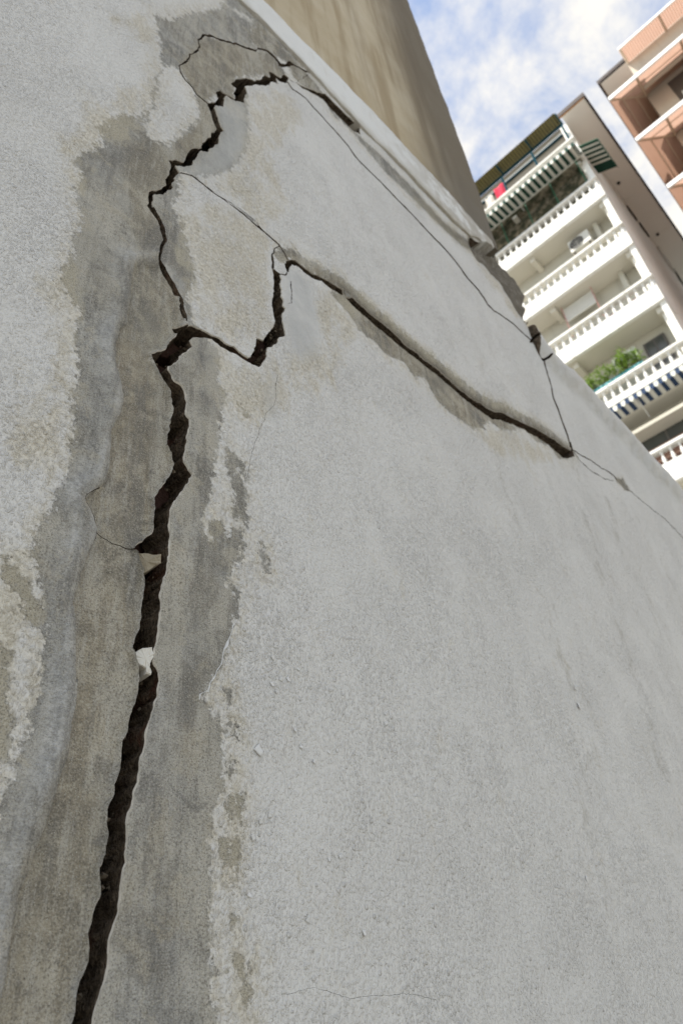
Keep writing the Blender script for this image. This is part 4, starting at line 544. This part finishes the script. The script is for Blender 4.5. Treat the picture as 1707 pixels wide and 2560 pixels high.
for i,(x,z) in enumerate(rq):
    a_=rq[max(0,i-1)]; b2=rq[min(len(rq)-1,i+1)]; tx_,tz_=b2[0]-a_[0],b2[1]-a_[1]; L=math.hypot(tx_,tz_)+1e-9; nx_,nz_=-tz_/L,tx_/L
    w_=.0014*(.15+1.6*abs(noise.noise(Vector((x*70,z*70,0)))))
    for o_,d_ in ((-w_,-.001),(-.3*w_,.6*w_),(.5*w_,1.1*w_),(w_*1.1,.2*w_)): vs.append((x+nx_*o_,YW-.001-d_,z+nz_*o_))
for i in range(len(rq)-1):
    for j in range(3): fs.append((i*4+j,i*4+j+1,i*4+j+5,i*4+j+4))
mesh_obj('paint_ridge',vs,fs,M_paint,wall,True)
print('wall done',time.time()-T0)
# ground
M_ground=simple('worn concrete yard',(.22,.215,.20),.9,.2,.8,dirt=(.14,.135,.125),bump=.3,bscale=30)
g=mesh_obj('ground',[(-600,-600,0),(600,-600,0),(600,600,0),(-600,600,0)],[(0,1,2,3)],M_ground); tag(g,'grey concrete ground',None,None,'structure')
wall['kind']='thing'; low['kind']='thing'
# ---------------------------------------------------------------- apartment block across the yard (front plane x = 18)
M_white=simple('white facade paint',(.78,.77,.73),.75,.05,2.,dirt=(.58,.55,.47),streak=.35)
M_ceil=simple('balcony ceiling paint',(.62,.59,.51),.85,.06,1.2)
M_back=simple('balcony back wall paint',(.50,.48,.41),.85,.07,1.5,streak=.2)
M_side=simple('side wall paint',(.88,.86,.80),.8,.05,1.,streak=.25)
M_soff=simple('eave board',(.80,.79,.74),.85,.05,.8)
M_fascia=simple('dark eave trim',(.035,.022,.02),.7,.2,4)
M_orange=simple('varnished edge board',(.50,.25,.10),.6,.15,5)
M_teal=simple('blue green steel',(.012,.055,.075),.9,.2,6,spec=.05)
M_green=simple('green painted steel',(.03,.14,.08),.55,.2,6)
M_dkgreen=simple('dark green awning cloth',(.008,.045,.030),.85,.25,5)
M_ltcloth=simple('off white awning cloth',(.62,.62,.56),.85,.08,5)
M_blue=simple('blue awning cloth',(.025,.048,.10),.85,.2,5)
M_olive=simple('olive translucent roofing sheet',(.22,.19,.075),.6,.3,8)
M_red=simple('red towel cloth',(.55,.03,.07),.9,.15,8)
M_pipe=simple('red painted pipe',(.50,.22,.20),.5,.1,8)
M_ac=simple('air conditioner casing',(.62,.61,.56),.5,.06,6)
M_black=simple('dark grille',(.022,.02,.018),.6,.3,20)
M_glass=simple('dark window glass',(.06,.065,.06),.15,.2,2,spec=.6)
M_frame=simple('window frame',(.10,.09,.08),.5,.2,8)
M_alu=simple('pale metal frame',(.55,.54,.50),.4,.08,8)
M_teal2=simple('teal planter plastic',(.05,.25,.27),.5,.15,8)
M_leaf=simple('fresh leaves',(.24,.36,.06),.6,.35,14)
M_stem=simple('plant stem',(.12,.13,.05),.8,.2,20)
def net_material():
    mm,t,b=material('vine covered netting'); co=t.n('ShaderNodeTexCoord').outputs['Object']
    n1=t.noise(co,3.2,8,.72); n2=t.noise(co,9,5,.6); c=t.mix(t.ss(n1,.42,.62),(.045,.05,.028),(.27,.23,.165)); c=t.mix(t.ss(n2,.55,.7,0,.7),c,(.035,.05,.025))
    setp(t,b,Base_Color=c,Roughness=.9); return mm
M_net=net_material()
Z0=EYE
apt=empty('apartment_building',(25,5,0),'white apartment building with stacked balustraded balconies','building')
YA,YB=1.67,8.6; XF=18.
def P_(name,mat,par,*boxes,bevel=0):
    mb=MB()
    for q in boxes: mb.box(*q)
    return mb.build(name,mat,par,bevel)
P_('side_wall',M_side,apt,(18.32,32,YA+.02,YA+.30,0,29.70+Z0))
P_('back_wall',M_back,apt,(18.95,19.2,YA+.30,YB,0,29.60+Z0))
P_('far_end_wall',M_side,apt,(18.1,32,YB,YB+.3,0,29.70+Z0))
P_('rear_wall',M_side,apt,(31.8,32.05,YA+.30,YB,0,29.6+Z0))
bal=bpy.data.meshes.new('baluster')
def baluster_mesh(me,hh):
    prof=[(0,.058),(.05,.058),(.06,.040),(.10,.040),(.20,.056),(.30,.060),(.42,.050),(.60,.038),(.78,.032),(.86,.036),(.90,.055),(1,.055)]
    vs=[];fs=[];n=10
    for tz,r_ in prof:
        for i in range(n): vs.append((r_*math.cos(2*math.pi*i/n),r_*math.sin(2*math.pi*i/n),tz*hh))
    for k in range(len(prof)-1):
        for i in range(n): fs.append((k*n+i,k*n+(i+1)%n,(k+1)*n+(i+1)%n,(k+1)*n+i))
    me.from_pydata(vs,[],fs); me.materials.append(M_white); me.polygons.foreach_set('use_smooth',[True]*len(fs))
baluster_mesh(bal,.44)
rails=[28.12,25.14,22.10,19.15,16.10,13.08,10.08,7.08]
def balcony(k,zr):
    z=zr+Z0; y1=6.6 if k<3 else 5.6
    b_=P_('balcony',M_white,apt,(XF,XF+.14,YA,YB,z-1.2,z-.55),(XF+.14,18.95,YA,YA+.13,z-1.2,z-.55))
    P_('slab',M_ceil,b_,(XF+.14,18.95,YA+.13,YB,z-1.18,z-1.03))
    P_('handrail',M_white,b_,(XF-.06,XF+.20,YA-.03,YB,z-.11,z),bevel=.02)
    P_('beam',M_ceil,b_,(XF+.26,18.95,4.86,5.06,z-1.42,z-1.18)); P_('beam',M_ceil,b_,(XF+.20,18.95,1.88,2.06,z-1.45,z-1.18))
    y=YA+.10; n=0
    while y<(y1 if k<6 else 3):
        solid=(k==2 and (n in (0,1,9,10))) or (k==3 and n in (0,1,2,10,11))
        o=bpy.data.objects.new('baluster',bal); link(o,b_); o.location=Vector((XF+.07,y,z-.55))-parent_loc(b_)
        y+=.268; n+=1
    return b_
for k,zr in enumerate(rails): balcony(k,zr)
# pilaster at the corner of the balconies
P_('pilaster',M_white,apt,(XF+.10,XF+.32,YA+.015,YA+.20,0,26.3+Z0))
# roof with wide eave on the near side
rf=P_('roof',M_soff,apt,(XF+.02,33,.66,YA+.02,29.76+Z0,29.90+Z0),(18.62,33,YA+.02,YB+.8,29.76+Z0,29.90+Z0))
P_('eave_trim',M_fascia,rf,(XF-.03,33.05,.58,.66,29.73+Z0,30.02+Z0),(XF-.05,XF+.02,.58,YA+.12,29.80+Z0,30.05+Z0))
P_('edge_board',M_orange,rf,(XF-.02,XF+.015,.66,YA+.1,29.755+Z0,29.80+Z0))
for x in (20.6,23.4,26.2,29.): P_('joint_strip',M_side,rf,(x,x+.02,.67,1.66,29.745+Z0,29.757+Z0))
for x,y in ((22.35,1.42),(26.1,1.36)):
    MB().tube((x,y,29.70+Z0),(x,y,29.752+Z0),.07,12).build('soffit_vent',M_black,rf)
for a,b_ in ((23.25,24.0),(24.45,25.2)): P_('wall_vent',M_black,apt,(a,b_,YA-.05,YA+.012,28.9+Z0,29.25+Z0))
P_('window',M_alu,apt,(26.2,27.3,YA-.08,YA+.01,28.2+Z0,29.2+Z0)); P_('window',M_glass,apt,(28.0,29.2,YA-.06,YA+.012,28.2+Z0,29.2+Z0))
# openings in the back wall
def window(y0,y1,z0,z1,par=apt):
    o=P_('window',M_frame,par,(18.86,18.95,y0,y1,z0+Z0,z1+Z0)); P_('pane',M_glass,o,(18.85,18.86,y0+.07,(y0+y1)/2-.03,z0+Z0+.07,z1+Z0-.07),(18.85,18.86,(y0+y1)/2+.03,y1-.07,z0+Z0+.07,z1+Z0-.07))
window(2.25,2.95,15.6,17.55); window(2.6,4.3,12.2,14.5); window(4.6,6.0,12.2,14.5)
P_('back_wall_recess',M_back,apt,(18.70,18.95,2.45,2.62,20.0+Z0,20.97+Z0)); P_('back_wall_recess',M_back,apt,(18.70,18.95,2.45,2.62,22.9+Z0,23.9+Z0))
brownp=simple('brown timber panel',(.20,.11,.075),.7,.2,3); P_('wall_panel',brownp,apt,(18.80,18.95,2.0,6.2,12.0+Z0,13.75+Z0))
P_('ceiling_panel',M_ceil,apt,(18.3,18.93,1.9,6.5,14.18+Z0,14.30+Z0))
P_('netting_wall',M_net,apt,(18.55,18.62,YA+.15,YB,24.0+Z0,26.90+Z0)); P_('netting_ceiling',M_net,apt,(18.16,18.60,YA+.15,YB,26.85+Z0,26.91+Z0))
for y in (2.02,3.2,4.35,5.5): MB().tube((XF+.12,y,25.1+Z0),(XF+.12,y,26.9+Z0),.022).build('post',M_green,apt)
# roof terrace canopy
can=empty('terrace_canopy',(18.3,4,29.4+Z0),'olive corrugated canopy on blue posts above the top balcony','canopy')
vs=[];fs=[];y=1.86;i=0
while y<8.4:
    for x in (XF-.03,18.62): vs.append((x,y,30.33+Z0+(.035 if i%2 else -.0)+(x-18)*.05))
    i+=1; y+=.062
for k in range(i-1): fs.append((2*k,2*k+1,2*k+3,2*k+2))
cs=mesh_obj('roof_sheet',vs,fs,M_olive,can)
mm2=simple('dark olive roofing rib',(.10,.09,.045),.6,.3,8); cs.data.materials.append(mm2); cs.data.polygons.foreach_set('material_index',[(k//1)%2 for k in range(i-1)])
P_('beam',M_teal,can,(18.56,18.62,1.86,8.4,29.60+Z0,29.68+Z0)); P_('beam',M_teal,can,(18.54,18.62,1.86,8.4,30.22+Z0,30.31+Z0))
for y in (1.80,3.26,4.74,6.2): P_('post',M_teal,can,(18.08,18.15,y,y+.08,28.1+Z0,29.4+Z0)); P_('rafter',M_teal,can,(XF,18.6,y,y+.07,30.24+Z0,30.30+Z0))
P_('back_panel',simple('grey terrace wall',(.34,.30,.24),.9,.1,2),can,(18.66,18.80,1.86,8.4,28.0+Z0,30.25+Z0))
def cloth(name,x,y0,y1,z0,z1,mat,label,group=None):
    vs=[];fs=[];n=10;m_=8
    for j in range(m_+1):
        for i in range(n+1):
            u=i/n;v=j/m_; vs.append((x+.05*math.sin(u*9+v*2)*(1-v*.5)+.02*noise.noise(Vector((u*4,v*4,y0))),y0+(y1-y0)*u,z0+(z1-z0)*v+.05*noise.noise(Vector((u*2,v,y1)))*(1-v)))
    for j in range(m_):
        for i in range(n):
            a=j*(n+1)+i; fs.append((a,a+1,a+n+2,a+n+1))
    o=mesh_obj(name,vs,fs,mat,None,True); o.modifiers.new('thick','SOLIDIFY').thickness=.01
    return tag(o,label,'laundry',group)
cloth('hanging_towel',18.25,4.80,5.32,28.35+Z0,29.3+Z0,M_red,'red towel hanging under the olive terrace canopy')
cloth('hanging_shirt',18.35,5.48,5.85,28.4+Z0,29.3+Z0,simple('white laundry',(.62,.58,.52),.9,.2,8),'pale shirt hanging left of the red towel')
# awnings: cloth strips, sloping out from the slab, scalloped valance
def awning(name,label,x0,z0,x1,z1,ya,yb,wd,drop,mats,dark_n=1):
    root=empty(name,(x0,ya,z0),label,'awning'); y=ya;k=0
    while y<yb-.01:
        w_=wd*(1 if k%2==0 else 1.0); mt=mats[k%2]; y2=min(y+w_,yb); sc=drop*.28
        vs=[(x0,y,z0),(x0,y2,z0),(x1,y2,z1),(x1,y,z1)]
        for q in range(7):
            u=q/6; vs.append((x1-.012,y+(y2-y)*u,z1-drop+sc*(1-math.sin(math.pi*u))))
        fs=[(0,1,2,3),(3,2,10,9,8,7,6,5,4)]
        o=mesh_obj('cloth_strip',vs,fs,mt,root); o.modifiers.new('thick','SOLIDIFY').thickness=.012
        y=y2;k+=1
    MB().tube((x1,ya,z1),(x1,yb,z1),.02).build('front_bar',M_alu,root)
    for yy in (ya+.05,(ya+yb)/2,yb-.05): MB().tube((x0,yy,z0-.5),(x1+.02,yy,z1),.015).build('support_arm',M_alu,root)
    return root
awning('striped_awning','green and white striped awning under the highest balcony',18.0,26.80+Z0,17.2,26.62+Z0,1.68,7.2,.128,.27,(M_dkgreen,M_ltcloth))
awning('striped_awning','blue and white striped awning under the balcony with plants',18.0,14.70+Z0,17.4,14.78+Z0,1.0,6.0,.128,.24,(M_ltcloth,M_blue))
sa=empty('side_awning',(18.2,1.6,26.9+Z0),'green striped side awning hanging at the corner of the apartment building','awning')
x=17.75;k=0
while x<19.25:
    w_=.12 if k%2==0 else .10; q=x+w_
    vs=[(x,1.66,26.95+Z0),(q,1.66,26.95+Z0),(q,.98,26.55+Z0),(x,.98,26.55+Z0),(x,.97,26.40+Z0),(q,.97,26.40+Z0)]
    o=mesh_obj('cloth_strip',vs,[(0,1,2,3),(3,2,5,4)],M_dkgreen if (k%2==0 or x>18.95) else M_ltcloth,sa); o.modifiers.new('thick','SOLIDIFY').thickness=.012; x=q;k+=1
MB().tube((17.75,.98,26.55+Z0),(19.25,.98,26.55+Z0),.02).tube((17.75,1.66,26.95+Z0),(17.75,.98,26.55+Z0),.02).build('frame',M_green,sa)
# air conditioners
def ac(name,loc,label,w_=.85,hh=.58,dd=.3,face=-1,grp='air conditioner units on the balconies'):
    r=empty(name,loc,label,'air conditioner',grp); X,Y,Z=loc
    MB().box(X,X+dd,Y,Y+w_,Z,Z+hh).build('casing',M_ac,r,bevel=.02)
    cy=Y+w_*.62; cz=Z+hh*.5; rr=hh*.44
    mb=MB(); mb.tube((X-.012,cy,cz),(X-.002,cy,cz),rr,24); f_=mb.build('fan_opening',M_black,r)
    mb=MB()
    for q in (.33,.66,1.): 
        for i in range(24):
            t_=2*math.pi*i/24;t2=2*math.pi*(i+1)/24; mb.tube((X-.02,cy+rr*q*math.cos(t_),cz+rr*q*math.sin(t_)),(X-.02,cy+rr*q*math.cos(t2),cz+rr*q*math.sin(t2)),.005,4)
    for i in range(4): t_=math.pi*i/4; mb.tube((X-.02,cy-rr*math.cos(t_),cz-rr*math.sin(t_)),(X-.02,cy+rr*math.cos(t_),cz+rr*math.sin(t_)),.005,4)
    mb.build('grille',M_ac,r)
    MB().box(X-.02,X+dd+.15,Y+.08,Y+.12,Z-.05,Z-.003).build('bracket',M_frame,r)
    MB().box(X-.02,X+dd+.15,Y+w_-.12,Y+w_-.08,Z-.05,Z-.003).build('bracket',M_frame,r)
ac('air_conditioner',(18.45,2.80,22.95+Z0),'air conditioner with round dark fan hanging under the third balcony from the top',.82,.62)
ac('air_conditioner',(18.62,3.15,16.95+Z0),'shaded air conditioner above the green plants',.80,.58)
# rack of pale slats with red hangers
rk=empty('drying_rack',(18.5,4.1,20+Z0),'pale slatted drying rack on red hangers under a balcony','rack')
for i in range(5): P_('slat',M_ac,rk,(18.55,18.60,3.55,4.75,20.15+Z0+i*.13,20.25+Z0+i*.13))
for y in (3.55,4.72): MB().tube((18.5,y,19.3+Z0),(18.5,y,20.9+Z0),.014).build('hanger',M_pipe,rk)
# laundry seen between balusters
lc=[(.02,.03,.05),(.05,.08,.14),(.35,.05,.12),(.06,.09,.13),(.08,.10,.14)]
for i,(y,cn) in enumerate(((2.0,'dark blue'),(2.35,'pink and grey'),(2.75,'grey blue'),(3.2,'dark red'),(3.6,'black'))):
    cloth('hanging_cloth',18.32,y,y+.30,18.2+Z0,18.95+Z0,simple('laundry '+cn,((.03,.05,.10),(.32,.09,.14),(.10,.13,.17),(.20,.03,.05),(.02,.02,.03))[i],.9,.3,9),cn+' laundry behind the balusters of the fourth balcony')
# planter and plants on the fifth balcony
pt=P_('planter_trough',M_teal2,None,(17.98,18.16,3.0,4.95,16.105+Z0,16.24+Z0),bevel=.01); tag(pt,'long teal planter trough on the balcony handrail','planter')
def plant(y0,y1,zb,hmax,label,seed):
    r2=random.Random(seed); root=empty('leafy_plant',(18.07,(y0+y1)/2,zb),label,'plant')
    st=MB(); lv=[];lf=[]
    for i in range(16):
        y=r2.uniform(y0,y1); p=Vector((18.07+r2.uniform(-.05,.05),y,zb)); hgt=hmax*r2.uniform(.45,1)*(.6+.4*math.sin(math.pi*(y-y0)/(y1-y0)))
        q=p+Vector((r2.uniform(-.25,.15),r2.uniform(-.2,.2),hgt)); st.tube(p,q,.008,5,.003)
        for j in range(52):
            t_=r2.uniform(.15,1.05); c_=p.lerp(q,t_)+Vector((r2.gauss(0,.07),r2.gauss(0,.07),r2.gauss(0,.05)))
            d=Vector((r2.uniform(-1,1),r2.uniform(-1,1),r2.uniform(-.3,.8))).normalized(); s_=d.orthogonal().normalized(); L=r2.uniform(.07,.14); n=len(lv)
            lv+=[tuple(c_),tuple(c_+d*L*.5+s_*L*.28),tuple(c_+d*L),tuple(c_+d*L*.5-s_*L*.28)]; lf.append((n,n+1,n+2,n+3))
    st.build('stem',M_stem,root); mesh_obj('foliage',lv,lf,M_leaf,root)
plant(3.05,3.85,16.22+Z0,.95,'taller bright green plant at the right end of the teal planter',3); plant(3.85,4.95,16.22+Z0,.75,'lower bushy green plant at the left end of the teal planter',5)
# ---------------------------------------------------------------- building with salmon awnings at the right
M_rose=simple('beige rendered wall',(.55,.49,.41),.85,.06,1.5,streak=.25)
def translucent(mm,t,b,c,f):
    setp(t,b,Base_Color=c,Roughness=.7)
    tr=t.n('ShaderNodeBsdfTranslucent'); t.t.links.new(c,tr.inputs[0]) if hasattr(c,'links') else None
    mx=t.n('ShaderNodeMixShader',{0:f,1:b.outputs[0],2:tr.outputs[0]}); out=[n for n in t.t.nodes if n.type=='OUTPUT_MATERIAL'][0]; t.t.links.new(mx.outputs[0],out.inputs['Surface']); return mm
def corr_material():
    mm,t,b=material('salmon corrugated sheet'); co=t.n('ShaderNodeTexCoord').outputs['Object']
    n1=t.noise(co,1.5,6,.6); n2=t.noise(co,6,5,.6); c=t.mix(n1,(.57,.39,.30),(.63,.45,.36)); c=t.mix(t.ss(n2,.5,.75,0,.4),c,(.52,.29,.20))
    return translucent(mm,t,b,c,.5)
M_salmon=corr_material(); M_strut=simple('beige awning strut',(.55,.44,.33),.6,.08,6); M_brt=simple('white gutter edge',(.85,.84,.82),.5,.04,5); M_rib=bpy.data.materials.new('salmon rib'); M_rib.use_nodes=True; _t=NT(M_rib.node_tree); M_rib.node_tree.nodes.clear(); _b=_t.n('ShaderNodeBsdfPrincipled'); _t.n('ShaderNodeOutputMaterial',{'Surface':_b.outputs[0]}); translucent(M_rib,_t,_b,_t.mix(_t.noise(_t.n('ShaderNodeTexCoord').outputs['Object'],3),(.46,.29,.21),(.51,.34,.26)),.48)
rb=empty('salmon_awning_building',(24,-6,0),'beige building with tiers of salmon corrugated awnings at the right edge','building')
YR=-1.12; XR=19.64; YE=-9.
P_('front_wall',M_rose,rb,(XR,XR+.25,YE,YR,0,29.9+Z0)); P_('side_wall',M_rose,rb,(XR+.25,30,YR-.25,YR,0,29.9+Z0)); P_('rear_wall',M_rose,rb,(29.8,30,YE,YR-.25,0,29.9+Z0)); P_('far_end_wall',M_rose,rb,(XR+.25,29.8,YE,YE+.25,0,29.9+Z0))
r2_=P_('roof',M_soff,rb,(18.05,30.3,-1.15,-.06,29.78+Z0,29.90+Z0),(19.1,30.3,YE,-1.15,29.78+Z0,29.90+Z0)); P_('eave_trim',M_fascia,r2_,(17.97,30.35,-.06,.02,29.76+Z0,30.0+Z0),(17.97,18.05,-1.15,-.06,29.80+Z0,30.0+Z0))
def corrugate(name,A,B,Cc_,Dd,n,par,amp=.018):
    # A-B outer edge, D-C inner edge; ribs run from outer to inner
    A,B,Cc_,Dd=map(Vector,(A,B,Cc_,Dd)); nr=(B-A).cross(Dd-A).normalized(); vs=[];fs=[];mi=[]
    for i in range(n+1):
        u=i/n; off=nr*(amp if i%2 else -amp); vs+= [tuple(A.lerp(B,u)+off),tuple(Dd.lerp(Cc_,u)+off)]
    for i in range(n): fs.append((2*i,2*i+1,2*i+3,2*i+2)); mi.append(i%2)
    o=mesh_obj(name,vs,fs,[M_salmon,M_rib],par); o.data.polygons.foreach_set('material_index',mi); return o
for k,zf in enumerate((28.5,25.33,22.17,19.0,15.8,12.6)):
    z=zf+Z0; zi=z+1.05
    aw=P_('awning',M_brt,rb,(17.96,18.03,YE,-.01,z-.13,z+.05))
    corrugate('front_sheet',(18.03,0,z),(18.03,YE,z),(XR,YE,zi),(XR,YR,zi),190,aw)
    corrugate('side_sheet',(18.03,-.005,z),(28,-.005,z),(28,YR,zi),(XR,YR,zi),200,aw)
    MB().tube((18.05,-.02,z-.02),(XR,YR,zi-.06),.045,6).build('hip_bar',M_strut,aw)
    for y in (YR,-2.85,-4.6,-6.4): MB().tube((18.05,y,z-.02),(XR,y,zi-.08),.05,6).build('rafter',M_strut,aw)
    for f_ in (.35,.72): MB().tube((18.03+(XR-18.03)*f_,YE,z+1.05*f_-.05),(18.03+(XR-18.03)*f_,YR*f_,z+1.05*f_-.05),.022,6).tube((18.03+(XR-18.03)*f_,YR*f_,z+1.05*f_-.05),(28,YR*f_,z+1.05*f_-.05),.022,6).build('purlin',M_strut,aw)
    if k: 
        P_('floor_slab',M_rose,rb,(XR-.35,XR,YE,YR+.35,zi+.02,zi+.24)); 
    P_('window',M_frame,rb,(XR-.03,XR,-3.4,-1.9,zi-2.1,zi-.35))
top=P_('awning',M_brt,rb,(17.96,18.02,YE,-1.18,30.70+Z0,30.80+Z0)); corrugate('front_sheet',(18.02,-1.18,30.78+Z0),(18.02,YE,30.78+Z0),(18.85,YE,30.95+Z0),(18.85,-1.18,30.95+Z0),170,top)
for y in (-1.24,-2.85,-4.5): MB().tube((18.02,y,30.74+Z0),(18.85,y,30.9+Z0),.045,6).build('rafter',M_strut,top)
P_('parapet',M_rose,rb,(18.86,19.1,YE,-1.18,29.08+Z0,30.98+Z0))
ac('air_conditioner',(19.2,-2.9,27.0+Z0),'air conditioner under the second salmon awning from the top',.85,.6)
print('all done',time.time()-T0)
